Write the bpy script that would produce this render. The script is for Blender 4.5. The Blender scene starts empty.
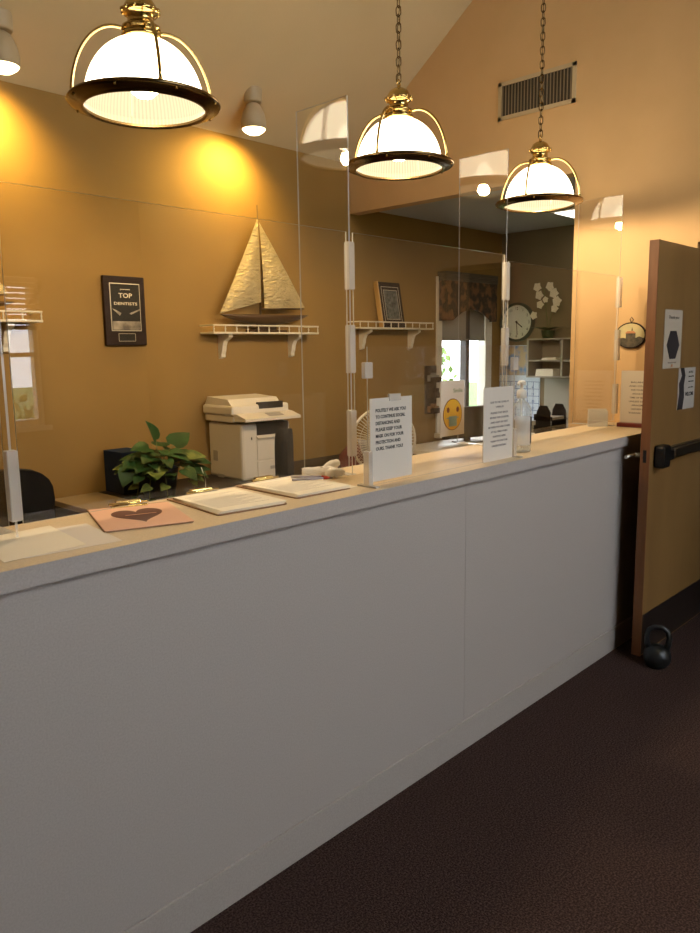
import bpy, bmesh, math, random
from mathutils import Vector, Matrix, Euler
random.seed(7)
PI = math.pi
SC = bpy.context.scene
COL = SC.collection

# ------------------------------------------------------------------ materials
def new_mat(name):
    m = bpy.data.materials.new(name); m.use_nodes = True
    nt = m.node_tree; nt.nodes.clear()
    out = nt.nodes.new('ShaderNodeOutputMaterial')
    return m, nt, out

def pbr(name, col, rough=.6, metal=0., spec=.5, col2=None, scale=20., stretch=None, bump=0., bscale=None, detail=4., lo=.35, hi=.65, trans=0., emit=None, estr=0., coat=0., kind='noise'):
    m, nt, out = new_mat(name)
    b = nt.nodes.new('ShaderNodeBsdfPrincipled')
    nt.links.new(b.outputs[0], out.inputs[0])
    b.inputs['Roughness'].default_value = rough
    b.inputs['Metallic'].default_value = metal
    b.inputs['Specular IOR Level'].default_value = spec
    b.inputs['Transmission Weight'].default_value = trans
    b.inputs['Coat Weight'].default_value = coat
    b.inputs['Base Color'].default_value = (*col, 1)
    if emit: b.inputs['Emission Color'].default_value = (*emit, 1); b.inputs['Emission Strength'].default_value = estr
    if col2 is not None or bump:
        tc = nt.nodes.new('ShaderNodeTexCoord'); mp = nt.nodes.new('ShaderNodeMapping')
        nt.links.new(tc.outputs['Object'], mp.inputs[0])
        if stretch: mp.inputs['Scale'].default_value = stretch
    if col2 is not None:
        if kind == 'wave':
            n = nt.nodes.new('ShaderNodeTexWave'); n.inputs['Scale'].default_value = scale
            n.inputs['Distortion'].default_value = 4.; n.inputs['Detail'].default_value = detail; o = n.outputs[0]
        else:
            n = nt.nodes.new('ShaderNodeTexNoise'); n.inputs['Scale'].default_value = scale
            n.inputs['Detail'].default_value = detail; o = n.outputs[0]
        nt.links.new(mp.outputs[0], n.inputs['Vector'])
        r = nt.nodes.new('ShaderNodeValToRGB')
        r.color_ramp.elements[0].position = lo; r.color_ramp.elements[1].position = hi
        r.color_ramp.elements[0].color = (*col, 1); r.color_ramp.elements[1].color = (*col2, 1)
        nt.links.new(o, r.inputs[0]); nt.links.new(r.outputs[0], b.inputs['Base Color'])
    if bump:
        n2 = nt.nodes.new('ShaderNodeTexNoise'); n2.inputs['Scale'].default_value = bscale or scale
        n2.inputs['Detail'].default_value = 3.
        nt.links.new(mp.outputs[0], n2.inputs['Vector'])
        bp = nt.nodes.new('ShaderNodeBump'); bp.inputs['Strength'].default_value = bump; bp.inputs['Distance'].default_value = .03 if name == 'hammered_sail' else .01
        nt.links.new(n2.outputs[0], bp.inputs['Height']); nt.links.new(bp.outputs[0], b.inputs['Normal'])
    return m

def glow(name, col, strength, rib=None, body=None, clear=0., inner=None):
    m, nt, out = new_mat(name)
    e = nt.nodes.new('ShaderNodeEmission'); e.inputs[0].default_value = (*col, 1); e.inputs[1].default_value = strength
    if rib:   # prismatic ribs moulded in the glass run up the dome
        tc = nt.nodes.new('ShaderNodeTexCoord'); g = nt.nodes.new('ShaderNodeTexGradient'); g.gradient_type = 'RADIAL'
        nt.links.new(tc.outputs['Object'], g.inputs[0])
        mu = nt.nodes.new('ShaderNodeMath'); mu.operation = 'MULTIPLY'; mu.inputs[1].default_value = rib*2*PI
        sn = nt.nodes.new('ShaderNodeMath'); sn.operation = 'SINE'
        ad = nt.nodes.new('ShaderNodeMath'); ad.operation = 'MULTIPLY_ADD'; ad.inputs[1].default_value = .16*strength; ad.inputs[2].default_value = strength
        nt.links.new(g.outputs[1], mu.inputs[0]); nt.links.new(mu.outputs[0], sn.inputs[0]); nt.links.new(sn.outputs[0], ad.inputs[0])
        nt.links.new(ad.outputs[0], e.inputs[1])
        if inner is not None:   # painted glow cut on the inner face so the lining doesn't wash out
            ge = nt.nodes.new('ShaderNodeNewGeometry'); mi = nt.nodes.new('ShaderNodeMath'); mi.operation = 'MULTIPLY_ADD'; mi.inputs[1].default_value = inner-1; mi.inputs[2].default_value = 1
            ml = nt.nodes.new('ShaderNodeMath'); ml.operation = 'MULTIPLY'
            nt.links.new(ge.outputs['Backfacing'], mi.inputs[0]); nt.links.new(mi.outputs[0], ml.inputs[0]); nt.links.new(ad.outputs[0], ml.inputs[1]); nt.links.new(ml.outputs[0], e.inputs[1])
    if body:
        d = nt.nodes.new('ShaderNodeBsdfDiffuse'); d.inputs[0].default_value = (*body, 1); ash = nt.nodes.new('ShaderNodeAddShader')
        nt.links.new(e.outputs[0], ash.inputs[0]); nt.links.new(d.outputs[0], ash.inputs[1]); e = ash
    if clear:   # the prismatic glass lets part of the bulb's light straight through
        tr = nt.nodes.new('ShaderNodeBsdfTransparent'); mx = nt.nodes.new('ShaderNodeMixShader'); mx.inputs[0].default_value = clear
        nt.links.new(e.outputs[0], mx.inputs[1]); nt.links.new(tr.outputs[0], mx.inputs[2]); e = mx
    nt.links.new(e.outputs[0], out.inputs[0])
    return m

def clear_sheet(name, tint=(1, 1, 1), ior=1.49, veil=0.):
    m, nt, out = new_mat(name)
    t = nt.nodes.new('ShaderNodeBsdfTransparent'); t.inputs[0].default_value = (*tint, 1)
    g = nt.nodes.new('ShaderNodeBsdfGlossy'); g.inputs['Roughness'].default_value = 0.0
    f = nt.nodes.new('ShaderNodeFresnel')
    ge = nt.nodes.new('ShaderNodeNewGeometry'); ma = nt.nodes.new('ShaderNodeMath'); ma.operation = 'MULTIPLY_ADD'   # the same sheet seen from either of its faces
    ma.inputs[1].default_value = 1/ior-ior; ma.inputs[2].default_value = ior
    nt.links.new(ge.outputs['Backfacing'], ma.inputs[0]); nt.links.new(ma.outputs[0], f.inputs[0])
    mx = nt.nodes.new('ShaderNodeMixShader')
    nt.links.new(f.outputs[0], mx.inputs[0]); nt.links.new(t.outputs[0], mx.inputs[1]); nt.links.new(g.outputs[0], mx.inputs[2])
    last = mx.outputs[0]
    if veil:
        d = nt.nodes.new('ShaderNodeBsdfDiffuse'); d.inputs[0].default_value = (.9, .88, .84, 1)
        m2 = nt.nodes.new('ShaderNodeMixShader'); m2.inputs[0].default_value = veil
        nt.links.new(last, m2.inputs[1]); nt.links.new(d.outputs[0], m2.inputs[2]); last = m2.outputs[0]
    nt.links.new(last, out.inputs[0])
    return m

M = {}
M['wall_gold'] = pbr('wall_gold', (.27, .152, .032), .75, col2=(.292, .167, .037), scale=3, bump=.05, bscale=160)
M['wall_tan'] = pbr('wall_tan', (.60, .40, .20), .75, col2=(.64, .43, .22), scale=3, bump=.05, bscale=160)
M['wall_office_dim'] = pbr('wall_office_dim', (.20, .155, .085), .8, col2=(.22, .17, .095), scale=3)  # olive from the less warm office light, put into the wall colour
M['wall_lobby'] = pbr('wall_lobby', (.18, .13, .07), .8, col2=(.20, .145, .08), scale=3)
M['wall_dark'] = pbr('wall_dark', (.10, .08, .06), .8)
M['ceiling'] = pbr('ceiling_paint', (.58, .465, .28), .85, col2=(.61, .49, .30), scale=2, bump=.08, bscale=120)
M['ceiling_grey'] = pbr('ceiling_grey', (.50, .50, .47), .85)
M['carpet'] = pbr('carpet', (.040, .025, .0235), .97, spec=.1, col2=(.140, .090, .083), scale=170, detail=6, lo=.40, hi=.68, bump=.9, bscale=260)
M['laminate'] = pbr('laminate', (.46, .425, .405), .42, col2=(.52, .482, .46), scale=220, detail=3, lo=.35, hi=.65)
M['laminate_lamplit'] = pbr('laminate_lamplit', (.65, .53, .36), .38, col2=(.72, .595, .41), scale=200, detail=3)  # same laminate, with the pendants' yellow light put into its colour
M['kick'] = pbr('kick_laminate', (.44, .405, .38), .5, col2=(.50, .465, .44), scale=200)
M['white_paint'] = pbr('white_paint', (.78, .74, .66), .4)
M['cream'] = pbr('cream_plastic', (.72, .65, .50), .35)
M['brass'] = pbr('polished_brass', (.62, .43, .16), .2, metal=1.)
M['bronze'] = pbr('dark_antique_brass', (.20, .135, .06), .22, metal=1.)
M['dome'] = glow('lit_dome_glass', (1., .83, .56), 13., rib=90, clear=.42, inner=.06)
M['dome_in'] = glow('lit_dome_lining', (1., .80, .47), 1.25, rib=90, body=(.012, .011, .008), clear=.42)
M['bulb'] = glow('bulb', (1., .86, .6), 22.)
M['spot_bulb'] = glow('spot_bulb', (1., .80, .42), 9.)
M['troffer'] = glow('troffer_lens', (1., .92, .75), 3.)
M['housing'] = pbr('spot_housing', (.42, .34, .22), .5)
M['black_metal'] = pbr('black_metal', (.012, .012, .013), .35, metal=.3)
M['black_plastic'] = pbr('black_plastic', (.014, .013, .014), .5)
M['black_fabric'] = pbr('black_fabric', (.008, .008, .009), .9, spec=.15, col2=(.014, .014, .015), scale=300)
M['grille_dark'] = pbr('grille_dark', (.05, .04, .03), .8)
M['vent'] = pbr('vent_paint', (.52, .42, .27), .5)
M['slat'] = pbr('vent_slat', (.24, .19, .12), .5)
M['acrylic'] = clear_sheet('clear_acrylic')
M['acrylic_edge'] = clear_sheet('acrylic_edge', (.95, .96, .95), veil=.5)
M['clip'] = clear_sheet('frosted_clip', (.92, .90, .88), veil=.42)
M['glass'] = clear_sheet('window_glass', (.97, .99, 1.), 1.45)
M['bottle_clear'] = clear_sheet('bottle_plastic', (.90, .92, .93), 1.45, veil=.16)
M['gel'] = clear_sheet('sanitizer_gel', (.93, .95, .93), 1.33, veil=.10)
M['pump'] = clear_sheet('pump_plastic', (.95, .95, .93), 1.45, veil=.6)
M['paper'] = pbr('paper', (.80, .74, .66), .8)
M['paper_warm'] = pbr('paper_cream', (.90, .84, .70), .8)
M['ink'] = pbr('black_ink', (.015, .014, .014), .7)
M['ink_grey'] = pbr('grey_ink', (.16, .14, .13), .7)
M['pink'] = pbr('pink_card', (.78, .47, .33), .6)
M['heart'] = pbr('maroon_print', (.10, .028, .022), .5)
M['board'] = pbr('clipboard_board', (.30, .17, .08), .6)
M['clip_metal'] = pbr('clip_metal', (.80, .68, .30), .2, metal=1.)
M['steel'] = pbr('steel', (.62, .62, .62), .3, metal=1.)
M['yellow'] = pbr('yellow_print', (.92, .55, .03), .6)
M['ring_red'] = pbr('dark_red_print', (.20, .03, .01), .6)
M['mask'] = pbr('mask_blue', (.30, .47, .48), .7)
M['green_print'] = pbr('green_print', (.20, .30, .12), .7)
M['maroon'] = pbr('maroon_base', (.14, .015, .012), .4)
M['red_seat'] = pbr('maroon_upholstery', (.12, .022, .012), .85)
M['card_grey'] = pbr('card_grey', (.27, .28, .28), .5)
M['wood_dark'] = pbr('dark_walnut', (.014, .0055, .0045), .5, spec=.2, col2=(.024, .010, .007), scale=6, stretch=(1, 1, 9))
M['wood_gold'] = pbr('gold_wood_edge', (.55, .33, .10), .4)
M['plaque_face'] = pbr('plaque_face', (.014, .012, .009), .5, spec=.25)
M['plaque_gold'] = pbr('plaque_gold', (.52, .46, .34), .35, metal=.6)
M['plaque_photo'] = pbr('plaque_photo', (.10, .08, .06), .5, col2=(.42, .36, .27), scale=14)
M['etch'] = pbr('etched_picture', (.03, .035, .03), .6, col2=(.15, .155, .14), scale=40, detail=6)
M['sail'] = pbr('hammered_sail', (.66, .52, .27), .42, metal=.35, bump=1., bscale=30, stretch=(.8, .8, 2.4))
M['hull'] = pbr('dark_hull', (.075, .038, .014), .45, metal=.3)
M['printer'] = pbr('printer_body', (.66, .60, .50), .45)
M['printer_dark'] = pbr('printer_dark', (.02, .018, .016), .5)
M['printer_grey'] = pbr('printer_grey', (.35, .32, .28), .5)
M['desk_dark'] = pbr('desk_dark', (.016, .010, .009), .55, spec=.25)
M['desk_tan'] = pbr('desk_tan', (.26, .19, .115), .45)
M['leaf'] = pbr('pothos_leaf', (.010, .040, .010), .5, spec=.3, col2=(.022, .075, .018), scale=14)
M['leaf_pale'] = pbr('variegated_leaf', (.05, .09, .02), .5, spec=.3, col2=(.17, .20, .05), scale=26)
M['stem'] = pbr('stem', (.16, .17, .06), .6)
M['soil'] = pbr('soil', (.03, .02, .015), .9)
M['pot'] = pbr('dark_pot', (.012, .018, .028), .35)
M['blue'] = pbr('navy_box', (.006, .018, .06), .8, spec=.2)
M['cord_white'] = pbr('white_cord', (.75, .75, .72), .5)
M['petal'] = pbr('petal', (.80, .74, .60), .6)
M['clock_rim'] = pbr('green_rim', (.035, .055, .035), .35)
M['clock_face'] = pbr('clock_face', (.70, .74, .66), .6)
M['cubby'] = pbr('cubby_grey', (.40, .37, .31), .6)
M['panel_grey'] = pbr('panel_grey', (.36, .34, .28), .7)
M['valance'] = pbr('valance_cloth', (.022, .020, .02), .9, col2=(.17, .085, .04), scale=13, detail=3, lo=.47, hi=.60)
M['valance_band'] = pbr('valance_band', (.05, .045, .035), .9, col2=(.11, .10, .08), scale=30, stretch=(.2, 1, 6))
M['blind'] = pbr('grey_blind', (.30, .29, .27), .8)
M['frame_dark'] = pbr('mullion_dark', (.05, .05, .06), .6)
M['sky_print'] = pbr('calendar_photo', (.12, .25, .50), .6, col2=(.50, .40, .24), scale=9, lo=.42, hi=.58)
M['calendar'] = pbr('calendar_paper', (.60, .70, .80), .6)
M['calendar_line'] = pbr('calendar_line', (.05, .10, .30), .6)
M['door_wood'] = pbr('door_veneer', (.215, .120, .040), .42, col2=(.27, .155, .055), scale=4, stretch=(1, 1, .35), detail=6)
M['door_edge'] = pbr('door_edge_wood', (.19, .075, .028), .5, col2=(.24, .098, .038), scale=8, stretch=(4, 4, .5))
M['rear_darkened'] = pbr('rear_darkened', (.05, .032, .018), .5)  # door rear darkened in colour to dim its lamplit reflection in the screens
M['kick_plate'] = pbr('kick_plate', (.020, .014, .012), .4)
M['bar_metal'] = pbr('bar_metal', (.16, .14, .11), .3, metal=.9)
M['iron'] = pbr('kettlebell_iron', (.045, .05, .055), .32, metal=.6, bump=.1, bscale=60)
M['oval_sky'] = pbr('oval_sky', (.62, .52, .27), .6, col2=(.45, .45, .28), scale=12)
M['oval_land'] = pbr('oval_land', (.04, .04, .035), .7, col2=(.12, .10, .07), scale=40)
M['oval_roof'] = pbr('oval_roof', (.50, .22, .10), .6)
M['tissue'] = pbr('tissue', (.80, .79, .78), .85)
M['pen_body'] = pbr('pen_body', (.35, .33, .38), .4)
M['pen_red'] = pbr('pen_red', (.50, .04, .02), .4)
M['grass'] = pbr('grass', (.06, .13, .03), .9, col2=(.12, .22, .05), scale=3)
M['bush'] = pbr('bush_leaves', (.09, .17, .05), .8, col2=(.20, .32, .09), scale=5)
M['curtain'] = pbr('curtain', (.42, .40, .36), .8)
M['poster_dark'] = pbr('poster_dark', (.03, .026, .03), .6)
M['poster_paper'] = pbr('poster_paper', (.50, .44, .36), .7)
M['poster_bluish'] = pbr('poster_bluish', (.46, .43, .40), .7)

# ------------------------------------------------------------------ mesh builder
class MB:
    def __init__(s): s.bm = bmesh.new(); s.mi = 0
    def _fin(s, verts, mat=None):
        if mat is not None: bmesh.ops.transform(s.bm, matrix=mat, verts=verts)
        return verts
    def faces(s, vs, fs, mi=None):
        bv = [s.bm.verts.new(v) for v in vs]
        for f in fs:
            try:
                fc = s.bm.faces.new([bv[i] for i in f]); fc.material_index = s.mi if mi is None else mi
            except ValueError: pass
        return bv
    def box(s, x0, x1, y0, y1, z0, z1, bev=0., mat=None, edge_mi=None, thin=None):
        vs = [(x0, y0, z0), (x1, y0, z0), (x1, y1, z0), (x0, y1, z0), (x0, y0, z1), (x1, y0, z1), (x1, y1, z1), (x0, y1, z1)]
        fs = [(3, 2, 1, 0), (4, 5, 6, 7), (0, 1, 5, 4), (1, 2, 6, 5), (2, 3, 7, 6), (3, 0, 4, 7)]
        bv = [s.bm.verts.new(v) for v in vs]; fl = []
        ax = {'x': (3, 5), 'y': (2, 4), 'z': (0, 1)}
        for k, f in enumerate(fs):
            fc = s.bm.faces.new([bv[i] for i in f]); fc.material_index = s.mi
            if thin and k not in ax[thin]: fc.material_index = edge_mi
            fl.append(fc)
        if bev:
            es = list({e for f in fl for e in f.edges})
            r = bmesh.ops.bevel(s.bm, geom=es, offset=bev, segments=2, profile=.5, affect='EDGES', clamp_overlap=True)
            bv = list({v for f in r['faces'] for v in f.verts} | {v for v in bv if v.is_valid})
        return s._fin(bv, mat)
    def lathe(s, prof, seg=32, mat=None, cap0=False, cap1=False, a0=0., a1=2*PI):
        full = abs(a1-a0-2*PI) < 1e-6; n = seg if full else seg+1
        rings = []; allv = []
        for r, z in prof:
            ring = [s.bm.verts.new((r*math.cos(a0+(a1-a0)*i/seg), r*math.sin(a0+(a1-a0)*i/seg), z)) for i in range(n)]
            rings.append(ring); allv += ring
        for a, b in zip(rings, rings[1:]):
            for i in range(seg):
                j = (i+1) % n
                f = s.bm.faces.new((a[i], a[j], b[j], b[i])); f.material_index = s.mi; f.smooth = True
        if cap0: f = s.bm.faces.new(list(reversed(rings[0]))); f.material_index = s.mi
        if cap1: f = s.bm.faces.new(rings[-1]); f.material_index = s.mi
        return s._fin(allv, mat)
    def tube(s, pts, r, seg=8, closed=False, mat=None, cap=True):
        pts = [Vector(p) for p in pts]; n = len(pts); rings = []; allv = []
        rr = r if isinstance(r, (list, tuple)) else [r]*n
        up = None
        for i, p in enumerate(pts):
            if closed: t = pts[(i+1) % n]-pts[i-1]
            else: t = pts[min(i+1, n-1)]-pts[max(i-1, 0)]
            t.normalize()
            if up is None:
                up = Vector((0, 0, 1)) if abs(t.z) < .9 else Vector((1, 0, 0))
            up = (up-t*up.dot(t)).normalized(); sd = t.cross(up)
            ring = [s.bm.verts.new(p+(up*math.cos(2*PI*k/seg)+sd*math.sin(2*PI*k/seg))*rr[i]) for k in range(seg)]
            rings.append(ring); allv += ring
        pairs = list(zip(rings, rings[1:]))+([(rings[-1], rings[0])] if closed else [])
        for a, b in pairs:
            for k in range(seg):
                f = s.bm.faces.new((a[k], a[(k+1) % seg], b[(k+1) % seg], b[k])); f.smooth = True; f.material_index = s.mi
        if cap and not closed:
            f = s.bm.faces.new(list(reversed(rings[0]))); f.material_index = s.mi
            f = s.bm.faces.new(rings[-1]); f.material_index = s.mi
        return s._fin(allv, mat)
    def cyl(s, p0, p1, r, seg=16): return s.tube([p0, p1], r, seg)
    def prism(s, poly, d0, d1, plane='xz', mat=None, smooth=False):
        def P(a, b, d): return {'xz': (a, d, b), 'yz': (d, a, b), 'xy': (a, b, d)}[plane]
        A = [s.bm.verts.new(P(a, b, d0)) for a, b in poly]; B = [s.bm.verts.new(P(a, b, d1)) for a, b in poly]
        n = len(poly)
        for fv in (A, list(reversed(B))):
            f = s.bm.faces.new(fv); f.material_index = s.mi
        for i in range(n):
            f = s.bm.faces.new((A[i], B[i], B[(i+1) % n], A[(i+1) % n])); f.material_index = s.mi; f.smooth = smooth
        return s._fin(A+B, mat)
    def sphere(s, c, r, seg=16, ring=10, scl=(1, 1, 1)):
        prof = [(max(1e-4, r*math.sin(PI*i/ring)), -r*math.cos(PI*i/ring)) for i in range(ring+1)]
        return s.lathe(prof, seg, Matrix.Translation(c) @ Matrix.Diagonal((*scl, 1)))

def obj(name, mb, mats, parent=None, kind=None, smooth=None, label=None, loc=None, rot=None):
    me = bpy.data.meshes.new(name)
    bmesh.ops.recalc_face_normals(mb.bm, faces=mb.bm.faces)
    mb.bm.to_mesh(me); mb.bm.free()
    if not isinstance(mats, (list, tuple)): mats = [mats]
    for m in mats: me.materials.append(M[m] if isinstance(m, str) else m)
    o = bpy.data.objects.new(name, me); COL.objects.link(o)
    if parent: o.parent = parent
    if kind: o['kind'] = kind
    if label: o['label'] = label
    if loc: o.location = loc
    if rot: o.rotation_euler = rot
    if smooth: me.polygons.foreach_set('use_smooth', [True]*len(me.polygons))
    return o

def tag(o, label, cat, group=None):
    o['label'] = label; o['category'] = cat
    if group: o['group'] = group
    return o
def thing(name, label, cat, loc=(0, 0, 0), rz=0, group=None, rot=None):
    o = bpy.data.objects.new(name, None); COL.objects.link(o); o.empty_display_size = .05
    o.location = loc; o.rotation_euler = rot or (0, 0, rz)
    return tag(o, label, cat, group)
def copy_tree(o, parent=None):
    c = o.copy(); COL.objects.link(c)
    if parent: c.parent = parent
    for ch in list(o.children): copy_tree(ch, c)
    return c

_dg = None
def lettering(name, lines, mat, parent, plane, w=None, bold=.0, label=None, seed=0):
    """lines: (text, x, z, height, width or None, align). plane: matrix from flat xy text to its place."""
    bm = bmesh.new()
    for txt, x, z, h, wd, al in lines:
        cu = bpy.data.curves.new('t', 'FONT'); cu.body = txt; cu.size = h*1.38; cu.extrude = .0002; cu.offset = bold*h
        cu.align_x = 'LEFT'; cu.resolution_u = 2
        to = bpy.data.objects.new('t', cu); COL.objects.link(to)
        bpy.context.view_layer.update()
        me = bpy.data.meshes.new_from_object(to.evaluated_get(bpy.context.evaluated_depsgraph_get()))
        bpy.data.objects.remove(to); bpy.data.curves.remove(cu)
        xs = [v.co.x for v in me.vertices] or [0, 1]; x0, x1 = min(xs), max(xs)
        sx = (wd/(x1-x0)) if wd else 1.
        ww = (x1-x0)*sx
        off = {'L': 0, 'C': -ww/2, 'R': -ww}[al]
        for v in me.vertices: v.co.x = (v.co.x-x0)*sx+off+x; v.co.y += z
        bm.from_mesh(me); bpy.data.meshes.remove(me)
    bmesh.ops.transform(bm, matrix=plane, verts=bm.verts)
    me = bpy.data.meshes.new(name); bm.to_mesh(me); bm.free(); me.materials.append(M[mat])
    o = bpy.data.objects.new(name, me); COL.objects.link(o); o.parent = parent
    if label: o['label'] = label
    return o
FACE_Y = Matrix(((1, 0, 0, 0), (0, 0, -1, 0), (0, 1, 0, 0), (0, 0, 0, 1)))   # flat text stood up, read from -Y
FACE_X = Matrix(((0, 0, -1, 0), (-1, 0, 0, 0), (0, 1, 0, 0), (0, 0, 0, 1)))  # stood up, read from -X
def at(loc, m): return Matrix.Translation(loc) @ m

# ------------------------------------------------------------------ the setting
XW, YB, ZC = 4.16, 3.95, 1.093         # right wall, back wall, counter height
RZ, RY = 5.447, .375                   # ridge
LX = -2.2
def st(name, mb, mat, label=None): return obj(name, mb, mat, kind='structure', label=label)

b = MB(); b.box(LX, 6.3, -3.3, 4.05, -.06, 0); st('floor', b, 'carpet')
b = MB(); b.box(-30, 30, -3.35-30, -3.36, -.3, -.1); b.box(-30, 30, 4.1, 40, -.3, -.1); st('ground', b, 'grass')
# back wall with the window hole X 5.23..6.0, z .8..2.1
b = MB()
b.box(LX, 5.23, YB, YB+.1, 0, 2.86); b.box(5.23, 6.0, YB, YB+.1, 0, .80); b.box(5.23, 6.0, YB, YB+.1, 2.10, 2.86); b.box(6.0, 6.3, YB, YB+.1, 0, 2.86)
st('wall_back', b, 'wall_gold')
b = MB()
b.prism([(-3.2, 0), (.5, 0), (.5, 2.05), (1.475, 2.05), (1.475, 0), (2.168, 0), (2.168, 4.146), (RY, RZ), (-3.2, RZ)], XW, XW+.30, 'yz')
b.prism([(2.168, 2.505), (YB, 2.505), (YB, 2.855), (2.168, 4.146)], XW, XW+.10, 'yz')
st('wall_right', b, 'wall_tan')
b = MB(); b.box(6.2, 6.3, 1.7, YB, 0, 2.56); st('wall_far', b, 'wall_office_dim')
b = MB(); b.box(XW+.30, 6.2, 1.6, 1.7, 0, 2.56); st('wall_partition', b, 'wall_office_dim')
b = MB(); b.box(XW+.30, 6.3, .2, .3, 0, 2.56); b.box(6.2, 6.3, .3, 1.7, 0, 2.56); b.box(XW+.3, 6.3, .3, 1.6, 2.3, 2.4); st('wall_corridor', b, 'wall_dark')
b = MB(); b.box(XW+.10, 6.3, 1.7, YB, 2.555, 2.62); st('ceiling_office', b, 'ceiling_grey')
def slope(y0, z0, y1, z1): 
    b = MB(); b.prism([(y0, z0), (y1, z1), (y1, z1+.08), (y0, z0+.08)], LX, XW+.3, 'yz'); return b
st('ceiling', slope(YB+.1, 2.855-.0725, RY, RZ), 'ceiling')
st('ceiling_lobby', slope(RY, RZ, -3.3, RZ), 'ceiling')
b = MB(); b.prism([(-3.3, 0), (YB+.1, 0), (YB+.1, 2.855), (RY, RZ), (-3.3, RZ)], LX-.1, LX, 'yz'); st('wall_left', b, 'wall_gold')
# lobby wall behind the camera with a row of windows
WX = [(.8, 1.75), (2.08, 3.06)]
b = MB(); xs = [LX]+[v for w in WX for v in w]+[XW+.3]
b.box(LX, XW+.3, -3.3, -3.2, 0, .88); b.box(LX, XW+.3, -3.3, -3.2, 2.2, 3.05); b.box(LX, XW+.3, -3.3, -3.2, 5.1, RZ)
CX = [(.95, 2.45), (2.6, 4.1)]; cx = [LX]+[v for w in CX for v in w]+[XW+.3]  # added clerestory openings, unseen, to brighten the counter front
for i in range(0, len(cx), 2): b.box(cx[i], cx[i+1], -3.3, -3.2, 3.05, 5.1)
for i in range(0, len(xs), 2): b.box(xs[i], xs[i+1], -3.3, -3.2, .88, 2.2)
st('wall_front', b, 'wall_lobby')
for i, (x0, x1) in enumerate(WX):
    w = obj('window_%d' % (i+1), (lambda m: (m.box(x0, x1, -3.262, -3.258, .88, 2.2), m)[1])(MB()), 'glass', kind='structure')
    b = MB()
    for a in ((x0, x0+.05, .88, 2.2), (x1-.05, x1, .88, 2.2), (x0, x1, .88, .94), (x0, x1, 2.14, 2.2), ((x0+x1)/2-.02, (x0+x1)/2+.02, .9, 2.2), (x0, x1, 1.50, 1.54)):
        b.box(a[0], a[1], -3.285, -3.20, a[2], a[3])
    obj('window_frame', b, 'white_paint', w)
    b = MB(); b.box(x0-.04, x1+.04, -3.21, -3.12, .84, .88, .004); obj('window_sill', b, 'white_paint', w)
    b = MB()
    n = 10
    for k in range(n): b.box(x0-.02, x1+.02, -3.19, -3.165, 1.74+k*.046, 1.775+k*.046)
    obj('window_blind', b, 'curtain', w)
for i, (x0, x1) in enumerate(CX):  # panes and frames of the added clerestory
    w = obj('window_%d' % (i+3), (lambda m: (m.box(x0, x1, -3.262, -3.258, 3.05, 5.1), m)[1])(MB()), 'glass', kind='structure')
    b = MB()
    for a in ((x0, x0+.05, 3.05, 5.1), (x1-.05, x1, 3.05, 5.1), (x0, x1, 3.05, 3.10), (x0, x1, 5.05, 5.1), (x0, x1, 3.90, 3.94)): b.box(a[0], a[1], -3.285, -3.2, a[2], a[3])
    obj('window_frame', b, 'white_paint', w)
# office window
w = obj('window_5', (lambda m: (m.box(5.25, 5.98, YB+.05, YB+.054, .8, 2.1), m)[1])(MB()), 'glass', kind='structure')
b = MB()
for a in ((5.23, 5.27, .8, 2.1), (5.93, 6.0, .8, 2.1), (5.23, 6., .8, .84), (5.23, 6., 2.06, 2.1)): b.box(a[0], a[1], YB-.015, YB+.07, a[2], a[3])
b.box(5.20, 5.23, YB-.015, YB, .78, 2.12); b.box(6.0, 6.03, YB-.015, YB, .78, 2.12)
obj('window_frame', b, 'white_paint', w)
b = MB(); b.box(5.635, 5.69, YB-.005, YB+.06, .84, 2.06); obj('mullion', b, 'frame_dark', w)
b = MB(); b.box(5.18, 6.05, YB-.06, YB, .76, .80, .004); obj('window_sill', b, 'white_paint', w)
b = MB(); b.box(5.275, 5.925, YB-.004, YB+.004, 1.60, 2.05); b.box(5.275, 5.925, YB-.008, YB+.008, 1.588, 1.604); obj('window_blind', b, 'blind', w)

# greenery outside
def bush(x, y, r, h, label, grp):
    m = MB()
    for k in range(420):
        a = random.random()*2*PI; u = random.random(); rr = r*math.sqrt(1-(2*u-1)**2)*random.uniform(.75, 1.05)
        c = Vector((rr*math.cos(a), rr*math.sin(a), h*(u)*random.uniform(.9, 1.05)))
        s = random.uniform(.06, .12)
        q = Euler((random.uniform(0, PI), random.uniform(0, PI), a)).to_matrix()
        vs = [c+q @ Vector(v)*s for v in ((-.5, 0, 0), (0, -.4, .1), (.6, 0, 0), (0, .4, .1))]
        m.faces(vs, [(0, 1, 2, 3)])
    t = thing('garden_bush', label, 'bush', (x, y, -.1), group=grp)
    obj('foliage', m, 'bush', t)
    m = MB()
    for k in range(5): m.tube([(0, 0, 0), (r*.4*math.cos(k*1.3), r*.4*math.sin(k*1.3), h*.7)], [.025, .01], 6)
    obj('stem', m, 'stem', t)
bush(2.35, -4.6, .5, 1.55, 'round green garden bush, mirrored in the left clear panel', 'garden bushes outside the lobby windows')
bush(3.3, -5.0, .6, 1.2, 'low green garden bush beyond the right end of the lobby windows', 'garden bushes outside the lobby windows')
bush(5.9, 5.2, .5, 1.15, 'pale green bush seen through the office window', 'garden bushes outside the office window')
bush(7.0, 5.5, .42, 1.85, 'taller green bush further right beyond the left pane of the office window', 'garden bushes outside the office window')

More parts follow.
